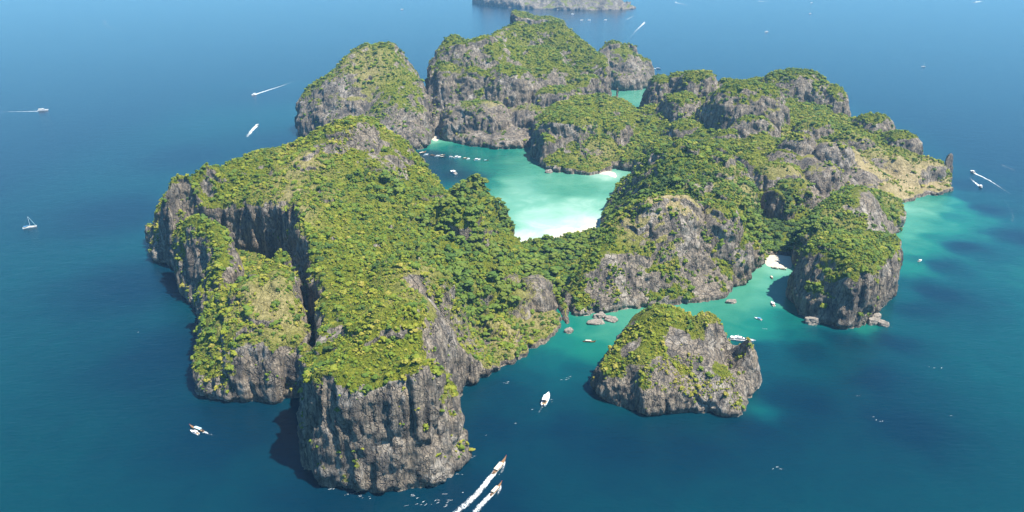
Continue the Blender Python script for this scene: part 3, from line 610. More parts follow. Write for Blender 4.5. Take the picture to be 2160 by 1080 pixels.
# the trees that show largest: things of their own
dist = np.sqrt(P[:, 0] ** 2 + P[:, 1] ** 2 + (CAM_H - P[:, 2]) ** 2)
zc = P[:, 1] * CP + (CAM_H - P[:, 2]) * SP
uu = 1080 + FPX * P[:, 0] / zc
cand = np.where((fo > 0.55) & (s > 3.6) & (P[:, 1] < 1100) & (Nn[:, 1] < 0.3))[0]
cand = cand[np.argsort(-(s / dist)[cand])][:290]
single = np.zeros(len(P), bool); single[cand] = True
zoff = np.stack([0 * s, 0 * s, s * 0.12], 1)
rz = RNG.random(len(P)) * 6.283
tilt = 0.45
rot = np.stack([-np.arcsin(np.clip(Nn[:, 1], -.9, .9)) * tilt, np.arcsin(np.clip(Nn[:, 0], -.9, .9)) * tilt, rz], 1)
var = RNG.uniform(0.82, 1.2, (len(P), 3))
scl = s[:, None] * var
m = ~single
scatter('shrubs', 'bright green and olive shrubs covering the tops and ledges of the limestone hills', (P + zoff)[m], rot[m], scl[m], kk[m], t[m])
print('shrubs', m.sum(), round(time.time() - T0, 1))
def solid_leaf(name, cols):
    mt, nt, b = new_mat(name); k = NG(nt)
    k.l(k.ramp(k.noise(k.pos(), 0.5, 3, 0.7), [(0.25, cols[0]), (0.5, cols[1]), (0.8, cols[2])]), b.inputs['Base Color'])
    b.inputs['Roughness'].default_value = 0.65; b.inputs['Specular IOR Level'].default_value = 0.2
    return mt
TREE_LEAF = [solid_leaf('deep_green_leaves', ((0.030, 0.060, 0.010), (0.055, 0.102, 0.014), (0.090, 0.145, 0.017))),
             solid_leaf('mid_green_leaves', ((0.050, 0.088, 0.012), (0.090, 0.138, 0.016), (0.130, 0.175, 0.019))),
             solid_leaf('yellow_green_leaves', ((0.050, 0.075, 0.010), (0.098, 0.130, 0.015), (0.150, 0.170, 0.020)))]
LIME = solid_leaf('lime_leaves', ((0.09, 0.16, 0.012), (0.16, 0.27, 0.015), (0.24, 0.36, 0.03)))
BARK = flat_mat('bark', (0.16, 0.12, 0.085), 0.9)
def trunk_mesh():
    bm = bmesh.new()
    rings = [(-0.9, 0.11, 0), (-0.45, 0.075, 0.02), (0.0, 0.055, -0.02), (0.35, 0.03, 0.03)]
    vs = [[bm.verts.new((x + r * math.cos(a), r * math.sin(a), z)) for a in [k * 6.283 / 6 for k in range(6)]] for z, r, x in rings]
    for a, b in zip(vs, vs[1:]):
        for i in range(6): bm.faces.new((a[i], a[(i + 1) % 6], b[(i + 1) % 6], b[i]))
    for ang in (0.4, 2.4, 4.4):                             # limbs
        d = Vector((math.cos(ang), math.sin(ang), 0)); p0, p1 = Vector((0, 0, -0.25)), Vector((0, 0, 0.25)) + d * 0.5
        A = [bm.verts.new(p0 + Vector((0.03 * math.cos(q), 0.03 * math.sin(q), 0))) for q in (0, 2.1, 4.2)]
        B = [bm.verts.new(p1 + Vector((0.012 * math.cos(q), 0.012 * math.sin(q), 0))) for q in (0, 2.1, 4.2)]
        for i in range(3): bm.faces.new((A[i], A[(i + 1) % 3], B[(i + 1) % 3], B[i]))
    me = bpy.data.meshes.new('trunk'); bm.to_mesh(me); bm.free(); me.materials.append(BARK); return me
TRUNK = trunk_mesh()
CROWN_SETS = []
for lm in TREE_LEAF + [LIME]:
    CROWN_SETS.append([clump_mesh('crown', 70 + i, 11, 0.78, 0.62, lm, 1, 0.30) for i in range(3)])
def tree(x, y, z, r, leaf, label, group):
    e = bpy.data.objects.new('broadleaf_tree', None); COL.objects.link(e); e.location = (x, y, z)
    tag(e, label, 'tree', group); e.empty_display_size = 1.0
    c = bpy.data.objects.new('crown', random.choice(CROWN_SETS[leaf])); k = bpy.data.objects.new('trunk', TRUNK)
    for q in (c, k):
        COL.objects.link(q); q.parent = e; q.location = (0, 0, r * 0.85); q.scale = (r * random.uniform(.9, 1.15), r * random.uniform(.9, 1.15), r * random.uniform(.85, 1.2))
    c.rotation_euler = (0, 0, random.random() * 6.28)
for i in cand:
    x, y, z = P[i]
    if x > 330: lab, grp = 'dense green tree in the wooded hollow behind the small cove beach', 'trees in the hollow behind the cove beach'
    elif x > 20 and y < 1000 and z < 32: lab, grp = 'green tree on the flat wooded neck between the headland and the dome', 'trees on the wooded neck of land'
    elif x > 120: lab, grp = 'green tree on the hill joined behind the cove dome', 'trees on the hill behind the dome'
    else: lab, grp = 'green tree in the forest on the right slope of the long headland', 'trees on the slope of the long headland'
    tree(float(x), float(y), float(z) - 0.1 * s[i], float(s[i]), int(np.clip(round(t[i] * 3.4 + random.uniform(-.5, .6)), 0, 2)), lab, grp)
lx, ly, _ = Pp(656, 592, 655)
near = np.argmin((TERRAIN[0][1][:, 0] - lx) ** 2 + (TERRAIN[0][1][:, 1] - ly) ** 2 - 40 * TERRAIN[0][3][:, 2])
tv = TERRAIN[0][1][near]
tree(float(tv[0]), float(tv[1]), float(tv[2]), 7.5, 3, 'single bright lime green tree at the head of the dark crack', None)
print('trees', round(time.time() - T0, 1))

# ---------------------------------------------------------------- boats
WHITE = flat_mat('white_gelcoat', (0.80, 0.80, 0.78), 0.25, 0.03)
CREAM = flat_mat('cream_canvas', (0.62, 0.55, 0.42), 0.8, 0.08)
WOOD = flat_mat('varnished_wood', (0.26, 0.14, 0.065), 0.5, 0.15)
DARKWOOD = flat_mat('dark_painted_wood', (0.10, 0.075, 0.055), 0.6, 0.15)
BLUE = flat_mat('blue_canvas', (0.10, 0.28, 0.48), 0.7, 0.1)
PALEBLUE = flat_mat('pale_blue_canvas', (0.42, 0.62, 0.70), 0.7, 0.08)
GLASS = flat_mat('tinted_glass', (0.015, 0.02, 0.025), 0.08, 0.1)
METAL = flat_mat('grey_metal', (0.45, 0.46, 0.47), 0.35, 0.1, 0.8)
BLACK = flat_mat('black_engine', (0.02, 0.02, 0.022), 0.4, 0.1)
TEAK = flat_mat('teak_deck', (0.36, 0.25, 0.15), 0.7, 0.12)
RED = flat_mat('red_cloth', (0.50, 0.06, 0.04), 0.8, 0.1)
def hull_mesh(L, B, H, sheer=0.25, rake=0.12, stern=0.8, mat=WHITE, peak=0.0, draft=0.35):
    n = 11; bm = bmesh.new(); rows = []
    for i in range(n):
        t = i / (n - 1); x = -L / 2 + L * t
        w = B / 2 * (stern + (1 - stern) * min(1, t / 0.35)) * (1.0 if t < 0.5 else max(0.0, 1 - ((t - 0.5) / 0.5) ** 2.3))
        zt = H * (1 + sheer * max(0, (t - 0.3) / 0.7) ** 2) + peak * max(0, (t - 0.72) / 0.28) ** 2 + peak * 0.25 * max(0, (0.2 - t) / 0.2) ** 2
        xx = x + rake * L * max(0, (t - 0.6) / 0.4)
        rows.append([bm.verts.new(v) for v in ((xx, -w, zt), (x, -w * 0.78, 0.05), (x, -w * 0.25, -draft), (x, w * 0.25, -draft), (x, w * 0.78, 0.05), (xx, w, zt),
                                               (xx, w * 0.82, zt), (xx * 0.995, w * 0.78, zt - 0.32 * H), (xx * 0.995, -w * 0.78, zt - 0.32 * H), (xx, -w * 0.82, zt))])
    for a, b in zip(rows, rows[1:]):
        for j in range(10): bm.faces.new((a[j], b[j], b[(j + 1) % 10], a[(j + 1) % 10]))
    bm.faces.new(list(reversed(rows[0]))); bm.faces.new(rows[-1])
    bmesh.ops.remove_doubles(bm, verts=bm.verts, dist=0.002); bmesh.ops.recalc_face_normals(bm, faces=bm.faces)
    me = bpy.data.meshes.new('hull'); bm.to_mesh(me); bm.free(); me.materials.append(mat); return me
def house_mesh(x0, x1, w0, w1, z0, z1, mat, rake=0.25, taper=0.85, back=0.08, name='cabin', bev=0.12):
    bm = bmesh.new(); h = z1 - z0
    b = [(x0, -w0 / 2, z0), (x1, -w1 / 2, z0), (x1, w1 / 2, z0), (x0, w0 / 2, z0)]
    t = [(x0 + back * h, -w0 / 2 * taper, z1), (x1 - rake * h * 2, -w1 / 2 * taper, z1), (x1 - rake * h * 2, w1 / 2 * taper, z1), (x0 + back * h, w0 / 2 * taper, z1)]
    vb = [bm.verts.new(v) for v in b]; vt = [bm.verts.new(v) for v in t]
    for i in range(4): bm.faces.new((vb[i], vb[(i + 1) % 4], vt[(i + 1) % 4], vt[i]))
    bm.faces.new(vt); bm.faces.new(vb[::-1])
    bmesh.ops.bevel(bm, geom=list(bm.edges), offset=bev * min(h, 1.0), segments=1, affect='EDGES')
    bmesh.ops.recalc_face_normals(bm, faces=bm.faces)
    me = bpy.data.meshes.new(name); bm.to_mesh(me); bm.free(); me.materials.append(mat); return me
def roof_mesh(x0, x1, w, z, arch, mat, name='canopy', thick=0.10):
    bm = bmesh.new(); nseg = 6; rows = []
    for x in (x0, (x0 + x1) / 2, x1):
        r = []
        for lay in (0, 1):
            for i in range(nseg + 1):
                y = -w / 2 + w * i / nseg; r.append(bm.verts.new((x, y, z + arch * (1 - (2 * y / w) ** 2) - lay * thick)))
        rows.append(r)
    m = nseg + 1
    for a, b in zip(rows, rows[1:]):
        for i in range(nseg):
            bm.faces.new((a[i], b[i], b[i + 1], a[i + 1])); bm.faces.new((a[m + i], a[m + i + 1], b[m + i + 1], b[m + i]))
        bm.faces.new((a[0], a[m], b[m], b[0])); bm.faces.new((a[nseg], b[nseg], b[m + nseg], a[m + nseg]))
    for r in (rows[0], rows[-1]):
        for i in range(nseg): bm.faces.new((r[i], r[i + 1], r[m + i + 1], r[m + i]))
    bmesh.ops.recalc_face_normals(bm, faces=bm.faces)
    me = bpy.data.meshes.new(name); bm.to_mesh(me); bm.free(); me.materials.append(mat); return me
def bars_mesh(name, segs, r, mat):                      # round bars joined as one rail, stay or post
    bm = bmesh.new()
    for a, b in segs:
        a, b = Vector(a), Vector(b); d = (b - a).normalized(); s = d.orthogonal().normalized(); q = d.cross(s)
        A = [bm.verts.new(a + r * (math.cos(k * 1.2566) * s + math.sin(k * 1.2566) * q)) for k in range(5)]
        Bv = [bm.verts.new(b + r * (math.cos(k * 1.2566) * s + math.sin(k * 1.2566) * q)) for k in range(5)]
        for k in range(5): bm.faces.new((A[k], A[(k + 1) % 5], Bv[(k + 1) % 5], Bv[k]))
        bm.faces.new(A[::-1]); bm.faces.new(Bv)
    me = bpy.data.meshes.new(name); bm.to_mesh(me); bm.free(); me.materials.append(mat); return me
def sheet_mesh(name, pts, thick, mat):                   # a thin panel with thickness, from a 3-D outline
    bm = bmesh.new(); P = [Vector(p) for p in pts]
    nrm = (P[1] - P[0]).cross(P[2] - P[0]).normalized() * thick
    a = [bm.verts.new(p) for p in P]; b = [bm.verts.new(p + nrm) for p in P]
    bm.faces.new(a[::-1]); bm.faces.new(b)
    for i in range(len(P)): bm.faces.new((a[i], a[(i + 1) % len(P)], b[(i + 1) % len(P)], b[i]))
    me = bpy.data.meshes.new(name); bm.to_mesh(me); bm.free(); me.materials.append(mat); return me

def part(name, me, parent):
    o = bpy.data.objects.new(name, me); COL.objects.link(o); o.parent = parent; return o
def boat_root(name, bow, stern, label, cat, group=None, length=None):
    bx, by = Wp(*bow); sx, sy = Wp(*stern)
    L = math.hypot(bx - sx, by - sy); e = bpy.data.objects.new(name, None); COL.objects.link(e)
    e.location = ((bx + sx) / 2, (by + sy) / 2, 0.0); e.rotation_euler = (0, 0, math.atan2(by - sy, bx - sx))
    tag(e, label, cat, group); return e, (length or L)
def longtail(bow, stern, label, group=None, roof=CREAM, hull=WOOD, length=None):
    e, L = boat_root('longtail_boat', bow, stern, label, 'boat', group, length); B = max(1.9, L * 0.17)
    h = part('hull', hull_mesh(L, B, 0.85, 0.5, 0.10, 0.55, hull, peak=L * 0.11), e)
    part('prow_ribbon', bars_mesh('prow_ribbon', [((L * .56, 0, .9 + L * .10), (L * .585, 0, .9 + L * .14))], 0.16, RED), h)
    part('deck', sheet_mesh('deck', [(-L * .42, -B * .36, .55), (L * .34, -B * .30, .60), (L * .34, B * .30, .60), (-L * .42, B * .36, .55)], 0.05, TEAK), e)
    c = part('canopy', roof_mesh(-L * .30, L * .18, B * 1.05, 2.15, 0.22, roof), e)
    for x in (-L * .28, L * .16):
        for y in (-B * .42, B * .42): part('post', bars_mesh('post', [((x, y, .6), (x, y, 2.15))], 0.05, METAL), c)
    n = part('engine', house_mesh(-L * .47, -L * .40, .8, .8, .8, 1.35, BLACK, 0.02, 0.9, name='engine'), e)
    part('propeller_shaft', bars_mesh('propeller_shaft', [((-L * .44, 0, 1.0), (-L * .72, .5, -.1))], 0.05, METAL), n)
    return e
def speedboat(bow, stern, label, group=None, top=WHITE, length=None, stripe=BLUE):
    e, L = boat_root('speedboat', bow, stern, label, 'boat', group, length); B = L * 0.30; u = L / 10.0
    h = part('hull', hull_mesh(L, B, 1.15 * u, 0.35, 0.08, 0.9, WHITE), e)
    part('rubbing_strake', bars_mesh('rubbing_strake', [((-L * .48, s * B * .47, .98 * u), (L * .05, s * B * .515, 1.0 * u)) for s in (-1, 1)], 0.07 * u, stripe), h)
    part('foredeck', sheet_mesh('foredeck', [(L * .10, -B * .40, 1.12 * u), (L * .44, -B * .16, 1.3 * u), (L * .44, B * .16, 1.3 * u), (L * .10, B * .40, 1.12 * u)], 0.05, WHITE), e)
    part('deck', sheet_mesh('deck', [(-L * .46, -B * .38, .80 * u), (L * .12, -B * .42, .80 * u), (L * .12, B * .42, .80 * u), (-L * .46, B * .38, .80 * u)], 0.05, TEAK), e)
    part('windscreen', house_mesh(L * .04, L * .15, B * .74, B * .6, 1.1 * u, 1.75 * u, GLASS, 0.4, 0.9, name='windscreen'), e)
    c = part('canopy', roof_mesh(-L * .34, L * .10, B * .88, 2.55 * u, 0.14 * u, top), e)
    for x in (-L * .31, L * .03):
        for y in (-B * .36, B * .36): part('post', bars_mesh('post', [((x, y, .8 * u), (x, y, 2.55 * u))], 0.05 * u, METAL), c)
    for y in (-B * .2, B * .2): part('outboard_motor', house_mesh(-L * .56, -L * .49, .5 * u, .5 * u, .3 * u, 1.45 * u, BLACK, 0.05, 0.8, name='outboard_motor'), e)
    return e
def far_boat(bow, stern, label, group=None, length=None, name='motor_boat'):
    e, L = boat_root(name, bow, stern, label, 'boat', group, length); B = L * 0.27
    part('hull', hull_mesh(L, B, L * .10, 0.4, 0.08, 0.9, WHITE), e)
    c = part('cabin', house_mesh(-L * .34, L * .20, B * .8, B * .55, L * .09, L * .20, WHITE, 0.5, 0.85), e)
    part('window_band', house_mesh(-L * .30, L * .185, B * .815, B * .60, L * .125, L * .165, GLASS, 0.55, 0.95, name='window_band', bev=0.02), c)
    return e
# motor yacht in the cove mouth
e, L = boat_root('motor_yacht', (1589, 722), (1539, 716), 'large white motor yacht with dark windows moored behind the islet', 'yacht'); B = L * .24
h = part('hull', hull_mesh(L, B, L * .085, 0.45, 0.10, 0.92, WHITE, draft=.8), e)
part('hull_window', sheet_mesh('hull_window', [(-L * .42, -B * .492, L * .056), (L * .20, -B * .505, L * .060), (L * .20, -B * .507, L * .082), (-L * .42, -B * .497, L * .080)], -0.06, GLASS), h)
part('hull_window', sheet_mesh('hull_window', [(-L * .42, B * .492, L * .056), (L * .20, B * .505, L * .060), (L * .20, B * .507, L * .082), (-L * .42, B * .497, L * .080)], 0.06, GLASS), h)
part('foredeck', sheet_mesh('foredeck', [(-L * .05, -B * .45, L * .088), (L * .44, -B * .14, L * .118), (L * .44, B * .14, L * .118), (-L * .05, B * .45, L * .088)], 0.06, WHITE), e)
part('aft_deck', sheet_mesh('aft_deck', [(-L * .49, -B * .42, L * .070), (-L * .05, -B * .45, L * .075), (-L * .05, B * .45, L * .075), (-L * .49, B * .42, L * .070)], 0.06, TEAK), e)
dh = part('deckhouse', house_mesh(-L * .34, L * .22, B * .84, B * .55, L * .08, L * .155, WHITE, 0.9, 0.86, name='deckhouse'), e)
part('window_band', house_mesh(-L * .29, L * .185, B * .815, B * .59, L * .105, L * .138, GLASS, 1.0, 0.95, name='window_band', bev=.02), dh)
ud = part('upper_deck', house_mesh(-L * .30, L * .07, B * .70, B * .48, L * .155, L * .20, WHITE, 1.0, 0.84, name='upper_deck'), e)
part('window_band', house_mesh(-L * .20, L * .055, B * .67, B * .47, L * .166, L * .186, GLASS, 1.0, 0.95, name='window_band', bev=.02), ud)
part('radar_arch', bars_mesh('radar_arch', [((-L * .20, -B * .28, L * .20), (-L * .16, -B * .22, L * .245)), ((-L * .20, B * .28, L * .20), (-L * .16, B * .22, L * .245)), ((-L * .16, -B * .22, L * .245), (-L * .16, B * .22, L * .245))], .2, WHITE), ud)
part('mast', bars_mesh('mast', [((-L * .16, 0, L * .24), (-L * .17, 0, L * .30))], .1, WHITE), ud)
part('awning', roof_mesh(-L * .47, -L * .33, B * .76, L * .15, .1, WHITE, 'awning'), e)
part('bow_rail', bars_mesh('bow_rail', [((L * .10, s * B * .42, L * .135), (L * .50, s * B * .04, L * .165)) for s in (-1, 1)] + [((L * t, s * B * y, L * z), (L * t, s * B * y, L * (z + .04))) for s in (-1, 1) for t, y, z in ((.12, .41, .094), (.28, .27, .108), (.44, .11, .122))], .06, METAL), e)
part('swim_platform', sheet_mesh('swim_platform', [(-L * .56, -B * .36, .5), (-L * .485, -B * .36, .5), (-L * .485, B * .36, .5), (-L * .56, B * .36, .5)], .15, TEAK), e)
# sailing yacht
e, L = boat_root('sailing_yacht', (77, 478), (48, 483), 'white sailing yacht with one bare mast far left of the headland', 'sailing boat'); B = L * .27
part('hull', hull_mesh(L, B, L * .085, 0.3, 0.06, 0.75, WHITE, draft=.9), e)
part('deck', sheet_mesh('deck', [(-L * .46, -B * .34, L * .080), (L * .30, -B * .32, L * .092), (L * .45, 0, L * .11), (L * .30, B * .32, L * .092), (-L * .46, B * .34, L * .080)], .06, CREAM), e)
c = part('coachroof', house_mesh(-L * .12, L * .22, B * .6, B * .36, L * .085, L * .13, WHITE, .6, .85, name='coachroof'), e)
part('window_band', house_mesh(-L * .10, L * .19, B * .585, B * .40, L * .10, L * .118, GLASS, .6, .97, name='window_band', bev=.02), c)
m = part('mast', bars_mesh('mast', [((L * .06, 0, L * .09), (L * .06, 0, L * 1.02))], .16, WHITE), e)
part('boom', bars_mesh('boom', [((L * .05, 0, L * .20), (-L * .36, 0, L * .19))], .12, WHITE), m)
part('furled_sail', bars_mesh('furled_sail', [((L * .03, 0, L * .225), (-L * .34, 0, L * .21))], .30, BLUE), m)
part('furled_jib', bars_mesh('furled_jib', [((L * .47, 0, L * .13), (L * .09, 0, L * .97))], .22, PALEBLUE), m)
part('backstay', bars_mesh('backstay', [((-L * .47, 0, L * .10), (L * .06, 0, L * 1.0))], .04, METAL), m)
part('bimini', roof_mesh(-L * .40, -L * .18, B * .62, L * .20, .15, BLUE, 'bimini'), e)
# ferry
e, L = boat_root('passenger_ferry', (101.5, 232.5), (79.5, 234.5), 'white passenger ferry trailing a straight wake at the far left', 'ferry'); B = L * .27
part('hull', hull_mesh(L, B, L * .10, .35, .07, .92, WHITE), e)
c = part('cabin', house_mesh(-L * .40, L * .26, B * .86, B * .6, L * .09, L * .18, WHITE, .5, .9), e)
part('window_band', house_mesh(-L * .38, L * .24, B * .875, B * .63, L * .12, L * .155, GLASS, .5, .97, name='window_band', bev=.02), c)
c = part('upper_cabin', house_mesh(-L * .08, L * .18, B * .7, B * .5, L * .18, L * .25, WHITE, .6, .85, name='upper_cabin'), e)
part('window_band', house_mesh(-L * .06, L * .165, B * .69, B * .52, L * .20, L * .23, GLASS, .6, .96, name='window_band', bev=.02), c)
part('awning', roof_mesh(-L * .40, -L * .10, B * .8, L * .235, .2, CREAM, 'awning'), e)
part('mast', bars_mesh('mast', [((L * .02, 0, L * .25), (L * .0, 0, L * .36))], .1, WHITE), e)
# the foreground
speedboat((1157, 833), (1146.5, 857), 'white covered motor boat heading up the channel between headland and islet', None, WHITE)
longtail((1066, 970), (1040, 1001), 'leading long-tail boat at the bottom with the longer white wake', 'long-tail boats racing at the bottom', CREAM)
longtail((1057, 1022), (1034, 1047), 'following long-tail boat at the bottom edge with the shorter wake', 'long-tail boats racing at the bottom', CREAM)
longtail((403, 901), (430, 911), 'long-tail boat with pale blue canopy off the left cliff', None, PALEBLUE)
speedboat((403, 910), (419, 917), 'small white boat lying alongside the blue-topped long-tail off the left cliff', None, WHITE)
longtail((1255, 722), (1230, 721), 'long-tail boat moored over green shallows left of the islet', None, CREAM)
speedboat((1592, 671), (1607, 676), 'white and blue boat moored in the cove above the motor yacht', None, BLUE)
speedboat((1627, 638), (1633, 647), 'small white boat in the middle of the cove', None, WHITE)
longtail((1626, 584), (1629, 588.5), 'small cream-topped boat near the small cove beach', None, CREAM, length=9)
longtail((1629, 566), (1639, 568), 'long-tail boat pulled up at the left half of the cove beach', 'boats at the cove beach', DARKWOOD, DARKWOOD, length=9)
longtail((1646, 568), (1655, 569.5), 'long-tail boat pulled up at the right half of the cove beach', 'boats at the cove beach', DARKWOOD, DARKWOOD, length=9)
speedboat((1944, 549), (1937, 553), 'small pale boat over the reef right of the cliff-faced headland', None, CREAM, length=9)
# the row moored across the bay
G = 'boats moored in a row across the bay'
ROW = [('l', (898, 321), (882, 325), 'leftmost of the moored boats, a cream-topped long-tail', CREAM, WOOD), ('l', (903, 326), (893, 328), 'white-hulled long-tail moored just below the leftmost boat of the row', PALEBLUE, WHITE),
       ('l', (917, 328), (906, 328.8), 'third moored boat of the row, a thin wooden long-tail', WOOD, WOOD), ('l', (928, 328.8), (917, 330.5), 'fourth moored boat of the row, white-topped', WHITE, WHITE),
       ('l', (938, 327.4), (928, 329), 'yellowish canopied boat, upper of the two rafted in the row', CREAM, WOOD), ('l', (940, 332.3), (926, 331.6), 'low long dark-hulled boat, lower of the two rafted in the row', CREAM, DARKWOOD),
       ('s', (955, 331), (947, 332.4), 'short bright white speedboat left of the longest boat in the row', WHITE, None), ('s', (972, 332), (957, 334.5), 'longest white boat in the middle of the moored row', WHITE, None),
       ('l', (985, 333.8), (976, 335.4), 'slim wooden boat right of the longest boat in the row', CREAM, WOOD), ('l', (991, 335), (984, 336.8), 'slim white boat just below the slim wooden one in the row', WHITE, WHITE),
       ('s', (1013, 336.8), (1000, 338.8), 'wide white boat second from the right end of the row', WHITE, None), ('l', (1030, 339), (1019, 340), 'rightmost boat of the moored row, grey and low', PALEBLUE, DARKWOOD)]
for kd, b, s_, lab, top, hl in ROW:
    if kd == 'l': longtail(b, s_, lab, G, top, hl)
    else: speedboat(b, s_, lab, G, top)
speedboat((951, 362.5), (962, 368), 'white speedboat lying alone in the dark blue part of the bay', None, WHITE)
speedboat((922.5, 386), (916.5, 380), 'white speedboat close under the headland at the near edge of the bay', None, WHITE)
# running boats
speedboat((2047, 361), (2056, 366), 'speedboat off the sea stack running away with a long curved wake', None, WHITE, length=14)
speedboat((2072, 398), (2066, 392), 'speedboat off the sea stack running toward the viewer', None, WHITE, length=13)
far_boat((531, 201.5), (540, 198.5), 'white fast boat with a long straight wake left of the back domes', length=20)
far_boat((545, 263), (539, 266.5), 'white boat with a short bent wake left of the back domes', length=15)
far_boat((1362, 46.5), (1356, 49.5), 'white boat with a long wake beyond the highest dome', length=24)
far_boat((1422, 4.5), (1428, 6), 'white boat with a wake at the top edge right of the far island', length=24)
far_boat((1393, 145.5), (1384, 144.5), 'white boat passing close behind the rear dome', length=18)
for (u, v, lab) in ((1227, 43, 'left one of two tiny white boats below the far island'), (1243, 43, 'right one of two tiny white boats below the far island'), (1277, 42.5, 'tiny white boat alone below the right end of the far island'),
                    (1617, 67.5, 'tiny white boat far off above the right ridges'), (1712, 6, 'tiny white boat near the top edge, right of centre'), (848, 20, 'tiny white boat near the top, left of the highest dome'),
                    (1709, 29, 'tiny white boat far out between the top edge and right ridges'), (2060, 4, 'tiny white boat at the top right corner'), (1208, 30, 'tiny white boat close under the cliff of the far island')):
    far_boat((u + 3.2, v - .3), (u - 3.2, v + .3), lab, None, length=22)
e, L = boat_root('sailing_yacht', (1952, 141), (1943, 141), 'small white sailing yacht far out at the upper right', 'sailing boat', None, 15); B = L * .27
part('hull', hull_mesh(L, B, L * .09, .3, .06, .75, WHITE), e); part('coachroof', house_mesh(-L * .2, L * .2, B * .6, B * .4, L * .09, L * .15, WHITE, .5, .85, name='coachroof'), e)
part('mast', bars_mesh('mast', [((L * .05, 0, L * .09), (L * .05, 0, L * 1.0))], .18, WHITE), e)

# ---------------------------------------------------------------- wakes and foam on the water
def foam_mat():
    m, nt, b = new_mat('foam'); k = NG(nt)
    b.inputs['Base Color'].default_value = (0.78, 0.82, 0.82, 1); b.inputs['Roughness'].default_value = 0.8
    nz = k.noise(k.pos((1, 1, 1)), 0.30, 6, 0.78, 1.2)
    a = k.math('ADD', k.attr('foam'), k.math('MULTIPLY', k.math('SUBTRACT', nz, 0.5), 1.7))
    k.l(k.g(a, 0.42, 0.92), b.inputs['Alpha'])
    return m
FOAM = foam_mat()
def wake(pts, w0, w1, s0, s1, label, name='boat_wake', group=None, z=0.03):
    P = np.array([Wp(*p) for p in pts]); seg = np.linalg.norm(np.diff(P, axis=0), axis=1); cum = np.concatenate([[0], np.cumsum(seg)])
    n = max(12, int(cum[-1] / 2.5)); n = min(n, 160); tt = np.linspace(0, cum[-1], n)
    X = np.interp(tt, cum, P[:, 0]); Y = np.interp(tt, cum, P[:, 1])
    for _ in range(6): X[1:-1] = (X[:-2] + 2 * X[1:-1] + X[2:]) / 4; Y[1:-1] = (Y[:-2] + 2 * Y[1:-1] + Y[2:]) / 4
    dx, dy = np.gradient(X), np.gradient(Y); l = np.hypot(dx, dy); nx, ny = -dy / l, dx / l
    t = tt / cum[-1]; wd = w0 + (w1 - w0) * t ** 0.7
    wig = 0.22 * wd * pn(np.stack([tt / 9.0, 0 * tt + len(pts), 0 * tt], 1))
    V, F_, A = [], [], []
    cols = (-1, -.55, 0, .55, 1)
    for i in range(n):
        for c in cols:
            o_ = c * wd[i] * .5 + wig[i]
            V.append((X[i] + nx[i] * o_, Y[i] + ny[i] * o_, z + 0.001 * i / n)); A.append((s0 + (s1 - s0) * t[i]) * (1 - abs(c) ** 2 * 0.95))
    for i in range(n - 1):
        for j in range(4): a = i * 5 + j; F_.append((a, a + 5, a + 6, a + 1))
    o = mesh_obj(name, V, F_, FOAM); vattr(o, 'foam', A)
    return tag(o, label, 'wake', group)
wake([(1056, 981), (1036, 1004), (1014, 1034), (985, 1062), (950, 1092)], 5.5, 8.5, 0.95, 0.62, 'broad white foam wake behind the leading long-tail boat')
wake([(1049, 1030), (1028, 1052), (1006, 1074), (990, 1092)], 5, 7.5, 0.95, 0.66, 'white foam wake behind the following long-tail boat at the bottom edge')
wake([(1064, 973), (1062, 990), (1050, 1004)], 2, 4, 0.8, 0.3, 'bow spray along the right side of the leading long-tail')
wake([(1056, 1024), (1054, 1038), (1044, 1050)], 2, 4, 0.8, 0.3, 'bow spray along the right side of the following long-tail')
wake([(428, 911), (436, 913.5), (448, 918)], 4, 3, 0.85, 0.35, 'short foam trail behind the blue-topped long-tail off the left cliff')
wake([(1145, 857), (1139, 866), (1135, 873)], 2.5, 2, 0.5, 0.3, 'faint foam trail behind the covered motor boat in the channel')
wake([(79.5, 234.6), (40, 235.4), (-40, 236.4)], 7, 4, 0.85, 0.35, 'long straight white wake behind the passenger ferry')
wake([(536, 200), (560, 192), (590, 182.5), (608, 176), (630, 169), (652, 161)], 11, 10, 0.95, 0.12, 'long white wake left of the back domes')
wake([(541, 266), (533, 273), (527, 281), (521, 289)], 12, 12, 1.15, 0.5, 'short bent white wake left of the back domes')
wake([(2052, 364), (2066, 370), (2090, 382), (2111, 396), (2128, 407), (2141, 416)], 7, 4, 0.95, 0.25, 'long curved white wake off the sea stack')
wake([(2068, 394), (2058, 386), (2048, 377), (2040, 369)], 7, 5, 1.0, 0.2, 'short white wake off the sea stack')
wake([(2114, 418), (2124, 430), (2133, 444), (2138, 458), (2135, 467)], 4, 6, 0.32, 0.36, 'broken line of old foam at the right edge', 'foam_line')
wake([(2112, 347), (2125, 353), (2142, 360)], 4, 4, 0.5, 0.42, 'faint old foam streak at the right edge above the wakes', 'foam_line')
wake([(1359, 48), (1352, 55), (1343, 63), (1332, 76), (1318, 92)], 20, 16, 0.8, 0.15, 'long white wake beyond the highest dome')
wake([(1426, 5.4), (1440, 8.5), (1455, 13), (1474, 17)], 24, 18, 0.75, 0.18, 'white wake at the top edge right of the far island')
wake([(1385, 144.8), (1378, 143.6), (1370, 142.5)], 9, 7, 1.1, 0.6, 'short white wake behind the rear dome')
wake([(1322, 41), (1330, 37), (1336, 33.5)], 22, 20, 0.55, 0.45, 'faint white streak right of the far island', 'foam_line')
wake([(1600, 2.5), (1620, 3)], 45, 30, 0.9, 0.5, 'white wake cut by the top edge', 'boat_wake')
wake([(220, 43), (222, 52), (240, 62), (290, 68), (350, 66)], 30, 24, 0.42, 0.30, 'faint curved foam line far out at the upper left', 'foam_line')
wake([(2068, 3), (2052, 6)], 40, 30, 0.9, 0.5, 'white wake at the top right corner', 'boat_wake')
